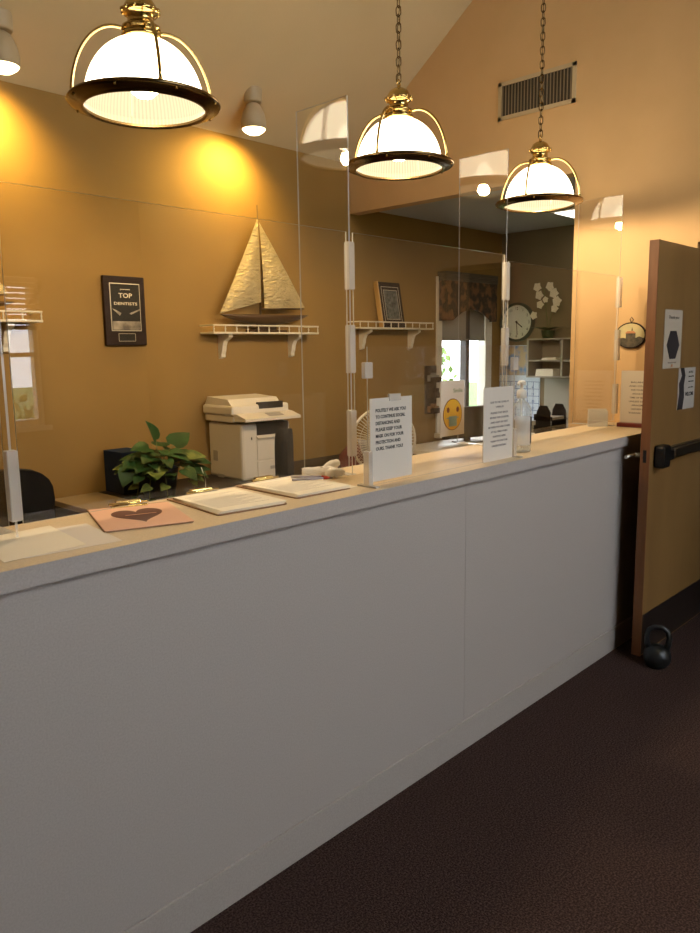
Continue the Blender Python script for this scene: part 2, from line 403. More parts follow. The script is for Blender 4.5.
# ------------------------------------------------------------------ reception counter
cb = thing('reception_counter', 'long grey laminate reception counter base running across the lobby', 'counter', (0, 1.568, 0))
b = MB(); b.box(LX+.02, 2.2472, 0, .02, .118, 1.044); obj('front_panel', b, 'laminate', cb)
b = MB(); b.box(2.2488, 4.155, 0, .02, .118, 1.044); obj('front_panel', b, 'laminate', cb)
b = MB(); b.box(LX+.02, 4.155, -.006, .02, 0, .1175, .002); obj('kick_board', b, 'kick', cb)
b = MB(); b.box(LX+.02, 4.155, .02, .32, .0, 1.044); obj('carcass', b, 'laminate', cb)
ct = obj('countertop', (lambda m: (m.box(LX+.02, 4.158, 1.540, 1.945, 1.046, 1.0915), m)[1])(MB()), 'laminate')
tag(ct, 'long counter slab with grey front edge lying on the reception counter', 'countertop')
b = MB(); b.box(LX+.02, 4.158, 1.5395, 1.9455, 1.0915, ZC); obj('top_surface', b, 'laminate_lamplit', ct, label='speckled laminate top surface, coloured cream as lit by the pendants')

# low staff desk behind the counter
dk = thing('staff_desk', 'low dark staff desk right behind the counter', 'desk', (0, 0, 0))
b = MB(); b.box(1.2, 4.0, 1.96, 2.56, .71, .75, .004); obj('desk_top', b, 'desk_dark', dk)
for x in (1.22, 2.5, 3.94):
    b = MB(); b.box(x, x+.04, 1.98, 2.52, 0, .71); obj('side_panel', b, 'desk_dark', dk)

# ------------------------------------------------------------------ acrylic guards
def divider(x, label, clips, y0=1.8, y1=2.045, top=2.345, foot=True):
    t = thing('acrylic_divider', label, 'divider', (x, (y0+y1)/2, ZC), group='clear dividers standing across the counter')
    hy = (y1-y0)/2; H = top-ZC
    b = MB(); b.box(-.003, .003, -hy, hy, .002, H, thin='x', edge_mi=1); obj('sheet', b, ['acrylic', 'acrylic_edge'], t)
    for z0, z1 in clips:
        b = MB(); b.box(-.014, .014, -hy-.012, -hy+.012, z0-ZC, z1-ZC, .003); obj('connector', b, 'clip', t, label='frosted connector sleeve on the front edge')
    if foot:
        b = MB(); b.box(-.02, .02, -hy, hy, 0, .002); obj('foot', b, 'acrylic_edge', t)
    return t
CL = [(1.727, 1.884), (1.448, 1.610), (1.160, 1.321)]
divider(.722, 'clear divider nearest the left edge, beside the loose white sheets', [(1.135, 1.305)])
divider(1.892, 'tall clear divider beside the crumpled tissue', CL)
divider(2.862, 'tall clear divider behind the pump bottle', CL)
divider(3.974, 'clear divider beside the right wall next to the grey card holder', CL, top=2.305)
def front(x0, x1, label, z0=1.125, z1=1.915):
    o = obj('clear_screen', (lambda m: (m.box(x0, x1, 1.797, 1.803, z0, z1, thin='y', edge_mi=1), m)[1])(MB()), ['acrylic', 'acrylic_edge'])
    return tag(o, label, 'clear screen', 'clear screens between the dividers')
front(-.45, .705, 'clear screen left of the loose white sheets, reaching out of view')
front(.739, 1.876, 'wide clear screen behind the clipboards')
front(1.908, 2.846, 'clear screen carrying the yellow face sign')
front(2.878, 3.958, 'clear screen between the pump bottle and the right wall', z1=1.89)
# lower free-standing screen
t = thing('low_screen', 'low clear screen holding the two paper notices at the counter front', 'clear screen', (2.185, 1.6, ZC))
b = MB(); b.box(-.43, .43, -.0025, .0025, .003, .443, thin='y', edge_mi=1); obj('sheet', b, ['acrylic', 'acrylic_edge'], t)
for s in (-1, 1):
    b = MB(); b.box(s*.43-.018, s*.43+.018, -.008, .008, .345, .395, .002); obj('corner_clip', b, 'clip', t)
    b = MB(); b.box(s*.43-.010, s*.43+.010, -.012, .012, 0, .115, .002); b.box(s*.43-.010, s*.43+.010, -.04, .04, 0, .006, .001); obj('foot', b, 'clip', t)

# ------------------------------------------------------------------ signs on the counter
def sheet_sign(name, label, x0, x1, y, z0, z1, lines, mat='paper', ink='ink', cat='sign', bold=.03, tilt=0):
    t = thing(name, label, cat, ((x0+x1)/2, y, z0)); w = x1-x0; h = z1-z0
    b = MB(); b.box(-w/2, w/2, -.0012, .0012, 0, h); obj('sheet', b, mat, t)
    if lines: lettering('lettering', lines, ink, t, at((0, -.0016, 0), FACE_Y), bold=bold)
    t.rotation_euler = (tilt, 0, 0)
    return t
L = ['POLITELY WE ASK YOU', 'TO CONTINUE SOCIAL', 'DISTANCING AND', 'PLEASE KEEP YOUR', 'MASK ON FOR YOUR', 'PROTECTION AND', 'OURS. THANK YOU!']
W = [.150, .146, .120, .130, .138, .122, .134]
t = sheet_sign('distancing_notice', 'white notice with seven lines of bold capitals, nearest of the paper signs', 1.756, 1.964, 1.592, 1.108, 1.374,
    [(l, -.078, .222-i*.0204, .0108, w, 'L') for i, (l, w) in enumerate(zip(L, W))], bold=.04)
b = MB(); b.box(-.012, .045, -.0032, .004, .255, .277); obj('tape', b, 'clip', t)
t = sheet_sign('mask_sign', 'small sign with a round yellow face wearing a blue mask', 2.386, 2.547, 1.79, 1.180, 1.400,
    [('Smile', .004, .172, .016, .062, 'L')], ink='green_print', bold=.01)
def disc(rx, rz, cx, cz, y0, y1, n=40):
    m = MB(); m.prism([(cx+rx*math.cos(2*PI*i/n), cz+rz*math.sin(2*PI*i/n)) for i in range(n)], y0, y1); return m
obj('face_outline', disc(.0635, .0635, 0, .085, -.0022, -.0013), 'ring_red', t)
obj('face', disc(.0605, .0605, 0, .085, -.0028, -.0022), 'yellow', t)
for s in (-1, 1): obj('eye', disc(.009, .011, s*.032, .104, -.0034, -.0028, 20), 'ring_red', t)
b = MB(); b.box(-.026, .026, -.0036, -.0028, .038, .078, .001); obj('face_mask', b, 'mask', t)
for sx in (-.040, .026):
    b = MB(); b.box(sx, sx+.014, -.0034, -.0028, .070, .073); obj('mask_strap', b, 'mask', t)
LN = ['DUE TO THE COVID-19', 'VIRUS', 'PLEASE STAY BACK', 'BEHIND THE COUNTER', 'AND KEEP SIX FEET', 'BETWEEN YOU AND OTHERS', 'AT ALL TIMES WHILE', 'WAITING HERE', 'THANK YOU FOR YOUR', 'UNDERSTANDING']
t = sheet_sign('counter_notice', 'white notice of ten short lines beside the pump bottle', 2.392, 2.597, 1.593, 1.095, 1.378,
    [(l, .006, .222-i*.0182-(.004 if i > 1 else 0), .0072, w, 'C') for i, (l, w) in enumerate(zip(LN, [.125, .055, .12, .13, .12, .15, .115, .09, .12, .10]))], ink='ink_grey', bold=.02)
# sign against the right end, on its maroon base
t = thing('stand_sign', 'white lettered sign on a maroon base at the counter end by the open door', 'sign', (3.985, 1.668, ZC), PI/2)
b = MB(); b.box(-.105, .105, -.04, .03, 0, .022, .003); obj('base', b, 'maroon', t)
b = MB(); b.box(-.105, .105, -.002, .002, .022, .300); obj('sheet', b, 'paper', t)
LS = ['BALANCES', 'AND CO-PAYS', 'FOR YOUR VISIT', 'ARE DUE AT THE', 'TIME OF SERVICE', 'UNLESS OTHER', 'ARRANGEMENTS', 'HAVE BEEN MADE', 'THANK YOU']
t.rotation_euler = (0, 0, -PI/2)
lettering('lettering', [(l, .0, .235-i*.0205, .0085, .10+.02*math.sin(i*1.7), 'C') for i, l in enumerate(LS)], 'ink_grey', t, at((0, -.0024, 0), FACE_Y), bold=.02)
# grey card holder
t = thing('card_holder', 'small clear box of grey cards standing at the right end of the counter', 'card holder', (3.90, 1.86, ZC), -.9)
b = MB(); b.box(-.05, .05, -.018, .018, 0, .006); b.box(-.05, .05, -.018, -.014, .006, .085); b.box(-.05, .05, .014, .018, .006, .095); b.box(-.05, -.046, -.014, .014, .006, .085); b.box(.046, .05, -.014, .014, .006, .085)
obj('holder', b, 'acrylic_edge', t)
b = MB(); b.box(-.044, .044, -.012, .012, .007, .08); obj('cards', b, 'card_grey', t)

# ------------------------------------------------------------------ things lying on the counter
def quad_slab(name, pts, z0, z1, mat, parent=None):
    b = MB(); b.prism(pts, z0, z1, 'xy'); return obj(name, b, mat, parent)
z = ZC+.0005
t = thing('loose_sheets', 'loose white sheets at the left end of the counter', 'paper', (.76, 1.71, z))
def loc(pts, o): return [(p[0]-o[0], p[1]-o[1]) for p in pts]
quad_slab('sheet', loc([(.655, 1.60), (.875, 1.580), (.905, 1.815), (.685, 1.83)], (.76, 1.71)), 0, .0008, 'paper', t)
quad_slab('sheet', loc([(.610, 1.60), (.800, 1.610), (.83, 1.86), (.64, 1.85)], (.76, 1.71)), .0009, .0017, 'paper_warm', t)

def rrect(w, h, r=.012, n=4):
    p = []
    for cx, cy, a0 in ((w/2-r, h/2-r, 0), (-w/2+r, h/2-r, PI/2), (-w/2+r, -h/2+r, PI), (w/2-r, -h/2+r, 1.5*PI)):
        for i in range(n+1): p.append((cx+r*math.cos(a0+PI/2*i/n), cy+r*math.sin(a0+PI/2*i/n)))
    return p
def clip_mb(y):
    m = MB(); m.box(-.05, .05, y-.022, y+.004, .004, .009, .0015)
    m.tube([(-.055, y-.004, .013), (.055, y-.004, .013)], .0042, 8)
    m.box(-.035, .035, y-.004, y+.016, .006, .020, .002); return m
# pink one
t = thing('pink_clipboard', 'clipboard under a pink card printed with a dark heart', 'clipboard', (1.040, 1.785, z), -.34)
b = MB(); b.prism(rrect(.225, .30), 0, .0032, 'xy'); obj('board', b, 'board', t)
b = MB(); b.prism(rrect(.222, .285, .003), .0033, .0052, 'xy', Matrix.Translation((0, -.008, 0))); obj('pink_card', b, 'pink', t)
hp = []
for i in range(48):
    a = 2*PI*i/48; hp.append((.0042*16*math.sin(a)**3, .0060*(13*math.cos(a)-5*math.cos(2*a)-2*math.cos(3*a)-math.cos(4*a))))
b = MB(); b.prism(hp, .0053, .0058, 'xy', Matrix.Translation((.0, .0, 0))); obj('heart', b, 'heart', t)
b = MB(); b.box(-.034, .048, -.002, .002, .0059, .0063, mat=Matrix.Rotation(.0, 4, 'Z')); obj('heart_caption', b, 'pink', t)
obj('clip', clip_mb(.137), 'clip_metal', t)
def clipboard(x, y, rz, label, pages=4):
    t = thing('clipboard', label, 'clipboard', (x, y, z), rz, group='clipboards with white forms')
    b = MB(); b.prism(rrect(.228, .315), 0, .0032, 'xy'); obj('board', b, 'board', t)
    for k in range(pages):
        m = MB(); m.prism(rrect(.214, .279, .001, 1), .0034+k*.0016, .0046+k*.0016, 'xy', Matrix.Translation((.002*k, -.012+.001*k, 0)) @ Matrix.Rotation(.018*(k-1.5), 4, 'Z'))
        obj('form_sheet', m, 'paper_warm', t)
    zt = .0047+(pages-1)*.0016
    m = MB()
    for i in range(16): m.box(-.085, .085-.03*((i*7) % 3), .088-i*.0125, .0887-i*.0125, zt, zt+.0002)
    obj('printed_lines', m, 'ink_grey', t)
    obj('clip', clip_mb(.142), 'clip_metal', t)
    return t
clipboard(1.312, 1.762, -.12, 'white-papered clipboard between the pink card and the pen')
cbd = clipboard(1.592, 1.782, -.03, 'white-papered clipboard with the pens lying on it, next to the tissue')
m = MB(); m.prism(rrect(.214, .279, .001, 1), 0, .0010, 'xy', Matrix.Translation((.045, -.010, .0023)) @ Matrix.Rotation(-.10, 4, 'Z')); obj('form_sheet', m, 'paper_warm', cbd)
def pen(x, y, rz, label, zz):
    t = thing('ballpoint_pen', label, 'pen', (x, y, zz), rz, group='pens on the clipboard')
    b = MB(); b.tube([(-.06, 0, .005), (.045, 0, .005)], .0042, 10); obj('barrel', b, 'pen_body', t)
    b = MB(); b.tube([(.045, 0, .005), (.06, 0, .005), (.068, 0, .005)], [.0048, .004, .0015], 10); obj('tip', b, 'pen_red', t)
    b = MB(); b.box(-.058, -.02, -.001, .001, .009, .0105); obj('pocket_clip', b, 'steel', t)
pen(1.678, 1.79, -.55, 'slim pen with a red tip lying on the right clipboard', z+.0105)
pen(1.705, 1.825, -.95, 'second red-tipped pen, crossing near the tissue', z+.0105)
# tissue
t = thing('crumpled_tissue', 'crumpled white tissue roll on the counter left of the bold notice', 'tissue', (1.792, 1.842, z+.017), -.55)
m = MB()
for (p0, p1, r) in (((-.07, .030, .003), (.04, -.015, .003), .020), ((-.01, -.005, .008), (.055, .030, .026), .017), ((.0, -.025, .001), (.065, -.018, .002), .017)):
    n = 9; pts = []; rr = []
    for i in range(n):
        u = i/(n-1); p = Vector(p0).lerp(Vector(p1), u)+Vector((random.uniform(-.003, .003), random.uniform(-.003, .003), random.uniform(-.002, .002)))
        pts.append(p); rr.append(r*random.uniform(.8, 1.1)*(1-.25*abs(2*u-1)**3))
    m.tube(pts, rr, 9)
obj('folded_tissue', m, 'tissue', t)
# sanitizer
t = thing('pump_bottle', 'clear pump bottle of hand sanitizer with a white label on the counter', 'bottle', (2.765, 1.655, ZC), .0)
t.scale = (1.1, 1.1, 1.06)
S = Matrix.Diagonal((1.0, .72, 1, 1))
b = MB(); b.lathe([(.046, 0), (.049, .004), (.049, .15), (.046, .17), (.034, .19), (.017, .202), (.014, .206), (.014, .222)], 36, S, cap0=True); obj('bottle_body', b, 'bottle_clear', t)
b = MB(); b.lathe([(.0001, .004), (.045, .004), (.046, .105), (.0001, .105)], 36, S); obj('gel', b, 'gel', t)
b = MB(); b.lathe([(.0505, .03), (.0505, .145)], 20, S, a0=-PI*.97, a1=-PI*.46); obj('bottle_label', b, 'clip', t, label='pale label on the front of the bottle')
b = MB(); b.lathe([(.0510, .035), (.0510, .14)], 4, S, a0=-PI*.46, a1=-PI*.38); obj('label_stripe', b, 'ink', t, label='black barcode stripe')
b = MB(); b.lathe([(.0165, .212), (.0185, .214), (.0185, .238), (.012, .244), (.007, .246), (.006, .262), (.015, .264), (.016, .275), (.009, .281), (.0001, .281)], 24)
b.tube([(0, 0, .272), (-.03, -.008, .273), (-.046, -.012, .266)], [.007, .006, .0045], 10); obj('pump', b, 'pump', t)
b = MB(); b.tube([(0, 0, .215), (.004, 0, .1), (.012, .002, .012)], .0028, 8); obj('dip_tube', b, 'pump', t)

# ------------------------------------------------------------------ pendant lamps
def pendant(x, y, zr, rz, label, s):
    t = thing('pendant_lamp', label, 'lamp', (x, y, zr), rz, group='brass dome pendants over the counter')
    b = MB()   # sloping dark rim
    b.lathe([(.163, .006), (.165, .002), (.170, .001), (.175, .004), (.180, .006), (.192, .009), (.197, .012), (.205, .014), (.208, .018), (.205, .023), (.196, .025), (.180, .030), (.168, .031), (.164, .022), (.163, .006)], 72)
    obj('rim', b, 'bronze', t, label='dark antique brass rim')
    for k in range(8):
        a = 2*PI*k/8+.2
        b = MB(); b.sphere((.200*math.cos(a), .200*math.sin(a), .012), .0038, 8, 6); obj('rim_screw', b, 'brass', t)
    prof = []
    for i in range(17):
        a = PI/2*i/16; prof.append((.163*math.cos(a)**.93 if i < 16 else .035, .012+.163*math.sin(a)))
    prof = [(max(r, .038), zz) for r, zz in prof]
    b = MB(); b.lathe(prof, 72); obj('glass_dome', b, 'dome', t, label='glowing ribbed white glass dome')
    b = MB(); b.lathe([(r*.965, zz-.003) for r, zz in prof], 72); b.lathe([(.0385, .166), (.0005, .166)], 24); obj('dome_lining', b, 'dome_in', t, label='ribbed inner face of the dome')
    b = MB(); b.lathe([(.0005, .034), (.022, .037), (.036, .048), (.042, .064), (.036, .082), (.022, .098), (.016, .11)], 24); obj('light_bulb', b, 'bulb', t)
    b = MB(); b.lathe([(.016, .108), (.020, .112), (.020, .165)], 20); obj('socket', b, 'white_paint', t)
    b = MB()
    b.lathe([(.050, .170), (.054, .174), (.054, .181), (.046, .184), (.046, .191), (.052, .194), (.052, .199), (.036, .203), (.035, .226), (.046, .229), (.050, .234), (.050, .240), (.044, .243), (.042, .250), (.034, .262), (.020, .270), (.008, .273), (.006, .280)], 40)
    obj('cap', b, 'brass', t)
    for k in range(12):
        a = 2*PI*k/12
        b = MB(); b.sphere((.049*math.cos(a), .049*math.sin(a), .2365), .006, 8, 6); obj('cap_bead', b, 'brass', t)
    for k in range(4):
        b = MB(); a = PI/2*k; pts = []
        P0, P1, P2, P3 = (.044, .190), (.120, .212), (.188, .130), (.194, .024)
        for i in range(19):
            u = i/18; v = 1-u
            r = v**3*P0[0]+3*v*v*u*P1[0]+3*v*u*u*P2[0]+u**3*P3[0]; zz = v**3*P0[1]+3*v*v*u*P1[1]+3*v*u*u*P2[1]+u**3*P3[1]
            pts.append((r*math.cos(a), r*math.sin(a), zz))
        b.tube(pts, .0048, 8)
        b.sphere((.194*math.cos(a), .194*math.sin(a), .026), .007, 10, 6)
        obj('arm', b, 'brass', t)
    b = MB(); b.tube([(.012*math.cos(a), 0, .287+.012*math.sin(a)) for a in [2*PI*i/14 for i in range(14)]], .0026, 6, closed=True); obj('loop', b, 'brass', t)
    ZS = Matrix.Diagonal((s, s, s*1.10, 1))
    for ch in t.children: ch.data.transform(ZS)
    b = MB(); ztop = 2.855+.725*(YB-y)-zr-.06
    k = 0; zz = .303*s*1.10
    while zz < ztop:
        pts = []
        for i in range(12):
            a = 2*PI*i/12; px = .0105*math.cos(a); pz = .013*math.sin(a)+(.007 if math.sin(a) > 0 else -.007)
            pts.append((px, 0, pz) if k % 2 else (0, px, pz))
        b.tube([(p[0], p[1], p[2]+zz) for p in pts], .0026, 5, closed=True)
        zz += .0320; k += 1
    obj('chain', b, 'bronze', t)
    b = MB(); b.tube([(.004*math.sin(i*.9), .004*math.cos(i*.9), .29+(ztop-.29)*i/60) for i in range(61)], .0018, 5); obj('cord', b, 'bronze', t)
    b = MB(); b.lathe([(.0001, ztop-.012), (.03, ztop-.008), (.062, ztop+.02), (.066, ztop+.09)], 28); obj('canopy', b, 'brass', t)
    return t
R_ = math.radians
LAMPS = [
    (1.4216, 2.25, 2.293, R_(-110), 'nearest brass dome pendant, at the upper left over the loose sheets', 1.1557),
    (2.5483, 2.13, 2.2618, R_(-164), 'brass dome pendant over the bold notice, middle of the three', 1.094),
    (3.5029, 2.02, 2.2165, R_(-168), 'farthest brass dome pendant, in front of the wall vent', 1.0375),
]
for a in LAMPS: pendant(*a)
def light(name, typ, loc, energy, col, **k):
    l = bpy.data.lights.new(name, typ); l.energy = energy; l.color = col
    for a, v in k.items(): setattr(l, a, v)
    o = bpy.data.objects.new(name, l); COL.objects.link(o); o.location = loc; return o
WARM = (1., .73, .42)
for x, y, zr, _, _, _ in LAMPS:
    l = light('pendant_light', 'POINT', (x, y, zr+.010), 33, WARM, shadow_soft_size=.026)

# ceiling spots washing the back wall
def ceil_z(y): return 2.855+.725*(YB-y)
def spotlight(x, y, label, first=None):
    if first: t = copy_tree(first); t.location = (x, y, 2.84); t['label'] = label; return t
    t = thing('ceiling_spotlight', label, 'spotlight', (x, y, 2.84), group='ceiling spotlights along the back wall')
    top = ceil_z(y)-2.84
    b = MB(); b.lathe([(.066, -.004), (.073, .0), (.075, .04), (.064, .09), (.040, .135), (.016, .15)], 32); obj('housing', b, 'housing', t)
    b = MB(); b.lathe([(.0001, -.004), (.066, -.004)], 32); b.lathe([(.0001, -.034), (.038, -.029), (.062, -.013), (.069, -.003)], 32); obj('reflector_bulb', b, 'spot_bulb', t)
    b = MB(); b.cyl((0, 0, .15), (0, 0, top-.012), .009, 10); obj('stem', b, 'housing', t)
    b = MB(); b.lathe([(.05, top-.05), (.055, top-.04), (.055, top+.03)], 24, cap0=True); obj('canopy', b, 'housing', t)
    return t
s0 = spotlight(3.075, 3.70, 'lit ceiling spotlight between the left and middle pendants')
spotlight(1.60, 3.70, 'lit ceiling spotlight outside the left edge of the view', s0)
for x in (3.075, 1.60):
    l = light('spotlight_beam', 'SPOT', (x, 3.70, 2.815), 135, (1., .66, .16), shadow_soft_size=.05, spot_size=R_(150), spot_blend=1.)
    d = Vector((x-.10, YB, 2.40))-Vector((x, 3.70, 2.815)); l.rotation_euler = d.to_track_quat('-Z', 'Y').to_euler()
t = thing('dome_fixture', 'small black dome fixture on the sloped ceiling above the middle pendant', 'fixture', (3.42, 2.985, ceil_z(2.985)-.004), rot=(math.atan(.725)+PI, 0, 0))
b = MB(); b.lathe([(.075, 0), (.075, .02), (.06, .045), (.03, .06), (.001, .064)], 28); obj('shell', b, 'black_plastic', t)
b = MB(); b.lathe([(.082, -.002), (.082, .008), (.076, .01)], 28); obj('trim_ring', b, 'black_metal', t)

# air vent on right wall
t = thing('air_vent', 'beige framed dark air vent high on the right wall', 'vent', (XW, 2.435, 2.992))
m = MB(); hw, hh = .253, .108
m.box(-.008, 0, -hw, hw, hh-.022, hh); m.box(-.008, 0, -hw, hw, -hh, -hh+.022); m.box(-.008, 0, -hw, -hw+.022, -hh, hh); m.box(-.008, 0, hw-.022, hw, -hh, hh)
obj('frame', m, 'vent', t)
m = MB(); m.box(-.002, 0, -hw+.02, hw-.02, -hh+.02, hh-.02); obj('backing', m, 'grille_dark', t)
for i in range(22):
    m = MB(); y = -hw+.03+i*(2*hw-.06)/21; m.box(-.008, -.003, y-.0022, y+.0022, -hh+.022, hh-.022); obj('slat', m, 'slat', t)

# oval plaque on right wall
t = thing('oval_plaque', 'small oval painting of a building with a cupola, hung on the right wall', 'wall plaque', (XW, 1.805, 1.581))
def ell(a, c, x0, x1, n=48, cy=0, cz=0):
    m = MB(); m.prism([(cy+a*math.cos(2*PI*i/n), cz+c*math.sin(2*PI*i/n)) for i in range(n)], x0, x1, 'yz'); return m
obj('frame', ell(.087, .072, -.012, 0), 'wood_dark', t)
obj('sky_panel', ell(.080, .065, -.0135, -.012), 'oval_sky', t)
hill = [(.080*math.cos(a), .065*math.sin(a)) for a in [PI+.25+(PI-.5)*i/20 for i in range(21)]]+[(.04, -.012), (-.01, -.022), (-.05, -.006)]
m = MB(); m.prism(hill, -.0145, -.0135, 'yz'); obj('hill', m, 'oval_land', t)
m = MB(); m.box(-.0155, -.0145, -.030, .024, -.035, .012); m.prism([(-.006, .026), (-.014, .026), (-.010, .046)], -.0155, -.0145, 'yz'); obj('building', m, 'oval_land', t)
m = MB(); m.prism([(-.034, .012), (.030, .012), (.016, .024), (-.020, .024)], -.0165, -.0155, 'yz'); obj('roof', m, 'oval_roof', t)
m = MB(); m.tube([(-.006, .0, .07), (-.006, -.012, .085), (-.006, 0, .100), (-.006, .008, .088), (-.006, 0, .07)], .0022, 6); obj('hanging_loop', m, 'black_metal', t)

# ------------------------------------------------------------------ back wall shelves and what they carry
def shelf(x0, x1, z, label, first=None):
    """z = top of gallery rail"""
    t = thing('gallery_shelf', label, 'shelf', ((x0+x1)/2, YB, z-.045), group='cream gallery rail shelves on the back wall')
    h = (x1-x0)/2
    m = MB(); m.box(-h, h, -.14, 0, -.012, .0, .002); obj('shelf_board', m, 'cream', t)
    m = MB(); m.box(-h, h, -.14, -.128, .036, .045, .002); m.box(-h, -h+.012, -.128, 0, .036, .045); m.box(h-.012, h, -.128, 0, .036, .045); obj('rail', m, 'cream', t)
    n = 10
    for i in range(n+1):
        xx = -h+.006+(2*h-.012)*i/n
        m = MB(); m.lathe([(.0045, 0), (.0045, .006), (.003, .009), (.0055, .018), (.003, .028), (.0045, .031), (.0045, .036)], 10, Matrix.Translation((xx, -.134, 0))); obj('baluster', m, 'cream', t)
    for s in (-1, 1):
        pr = [(0, -.012), (-.11, -.012), (-.112, -.03), (-.095, -.04), (-.06, -.055), (-.045, -.085), (-.040, -.115), (-.030, -.135), (-.030, -.155), (0, -.165)]
        m = MB(); m.prism([(p[0], p[1]) for p in pr], s*(h-.15)-.016, s*(h-.15)+.016, 'yz'); obj('bracket', m, 'cream', t)
    return t
shelf(2.800, 3.690, 1.690, 'cream gallery shelf on the back wall under the large sailboat')
shelf(4.110, 4.990, 1.732, 'cream gallery shelf on the back wall under the framed picture')
shelf(.79, 1.748, 1.742, 'cream gallery shelf cut off by the left edge of the photo')

def boat(x, y, z, label, s=1.):
    t = thing('model_sailboat', label, 'model boat', (x, y, z), group='metal model sailboats on the shelves')
    def bow(poly, cv, th=.004):   # triangular sail bellied towards the viewer
        m = MB(); A, B, C = [Vector((p[0], 0, p[1])) for p in poly]; n = 12
        def pt(u, v):
            w = 1-u-v; p = A*w+B*u+C*v; p.y = -cv*27*u*v*w-cv*.6*(u*w+v*w+u*v)*2; return p
        for off in (0, th):
            vs = {}; 
            for i in range(n+1):
                for j in range(n+1-i):
                    q = pt(i/n, j/n); vs[i, j] = m.bm.verts.new((q.x, q.y+off, q.z))
            for i in range(n):
                for j in range(n-i):
                    f = m.bm.faces.new((vs[i, j], vs[i+1, j], vs[i, j+1])); f.smooth = True
                    if i+j < n-1:
                        f = m.bm.faces.new((vs[i+1, j], vs[i+1, j+1], vs[i, j+1])); f.smooth = True
        return m
    # left = jib, right = mainsail
    obj('jib_sail', bow([(-.008, .675), (-.330, .108), (.0, .182)], .022), 'sail', t)
    obj('main_sail', bow([(.006, .655), (.030, .145), (.385, .158)], .020), 'sail', t)
    m = MB(); m.tube([(0, .01, .10), (0, .01, .755)], [.006, .003], 8); obj('mast', m, 'hull', t)
    m = MB(); m.tube([(0, .0, .142), (.375, .0, .150)], .004, 8); obj('boom', m, 'hull', t)
    # hull lofted along x
    m = MB(); N = 16; rings = []
    for i in range(N+1):
        u = i/N; xx = -.330+u*.745
        w = .045*max(.04, math.sin(PI*min(1, u*1.02+.0))**.6); dz = .062*max(.05, math.sin(PI*u)**.7)
        top = .103+.008*u
        ring = [m.bm.verts.new((xx, w*math.cos(a), top-dz*math.sin(a))) for a in [PI*k/8 for k in range(9)]]; rings.append(ring)
    for a, c in zip(rings, rings[1:]):
        for k in range(8): f = m.bm.faces.new((a[k], a[k+1], c[k+1], c[k])); f.smooth = True
        m.bm.faces.new((a[0], c[0], c[8], a[8]))
    m.bm.faces.new(rings[0]); m.bm.faces.new(rings[-1])
    obj('hull', m, 'hull', t)
    m = MB(); m.box(-.12, .20, -.022, .022, .0, .014, .003); m.box(-.04, .12, -.007, .007, .012, .048); obj('stand', m, 'hull', t)
    t.scale = (s, s, s*1.055)
    return t
boat(3.222, 3.86, 1.6455, 'large cream metal sailboat model with a dark hull on the middle gallery shelf')
boat(1.315, 3.86, 1.6975, 'smaller sailboat model cut off by the left edge above the left shelf', .76)

# top award plaque
t = thing('award_plaque', 'dark wooden award plaque on the gold back wall', 'wall plaque', (2.281, YB, 1.568))
m = MB(); m.box(-.128, .128, -.026, 0, 0, .384, .004); obj('wood_board', m, 'wood_dark', t)
m = MB(); m.box(-.094, .094, -.029, -.026, .080, .345, .001); obj('gold_border', m, 'plaque_gold', t)
m = MB(); m.box(-.089, .089, -.031, -.029, .085, .340); obj('face_plate', m, 'plaque_face', t)
m = MB(); m.box(-.087, .087, -.0315, -.031, .087, .135); m.prism([(-.087, .205), (-.040, .165), (-.030, .180), (-.060, .195)], -.0315, -.031); m.prism([(.02, .180), (.087, .205), (.087, .197), (.03, .172)], -.0315, -.031); obj('picture', m, 'plaque_photo', t)
lettering('lettering', [('presents', 0, .308, .008, .06, 'C'), ('TOP', 0, .265, .026, .085, 'C'), ('DENTISTS', 0, .225, .016, .145, 'C')], 'plaque_gold', t, at((0, -.0317, 0), FACE_Y), bold=.02)
m = MB(); m.box(-.052, .052, -.028, -.026, .025, .066); obj('name_plate', m, 'plaque_face', t)
m = MB()
for zz in (.024, .066): m.box(-.052, .052, -.029, -.027, zz-.0012, zz+.0012)
for xx in (-.052, .052): m.box(xx-.0012, xx+.0012, -.029, -.027, .024, .066)
obj('name_plate_trim', m, 'plaque_gold', t)

# framed picture leaning on the second shelf
t = thing('picture_frame', 'dark framed award picture leaning on the right gallery shelf', 'picture frame', (4.56, 3.865, 1.690), rot=(R_(-10), 0, 0))
m = MB(); m.box(-.130, .130, -.004, .014, 0, .350, .002); obj('frame', m, 'wood_dark', t)
m = MB(); m.box(-.146, -.131, -.010, .030, 0, .352, .002); obj('frame_side', m, 'wood_gold', t, label='golden wooden left edge')
m = MB()
for w_, h0, h1 in ((.102, .035, .315), (.080, .06, .29)):
    for a in ((-w_, w_, h0, h0+.004), (-w_, w_, h1-.004, h1), (-w_, -w_+.004, h0, h1), (w_-.004, w_, h0, h1)): m.box(a[0], a[1], -.0055, -.004, a[2], a[3])
obj('silver_border', m, 'plaque_gold', t)
m = MB(); m.box(-.076, .076, -.005, -.004, .065, .285); obj('engraving', m, 'etch', t)
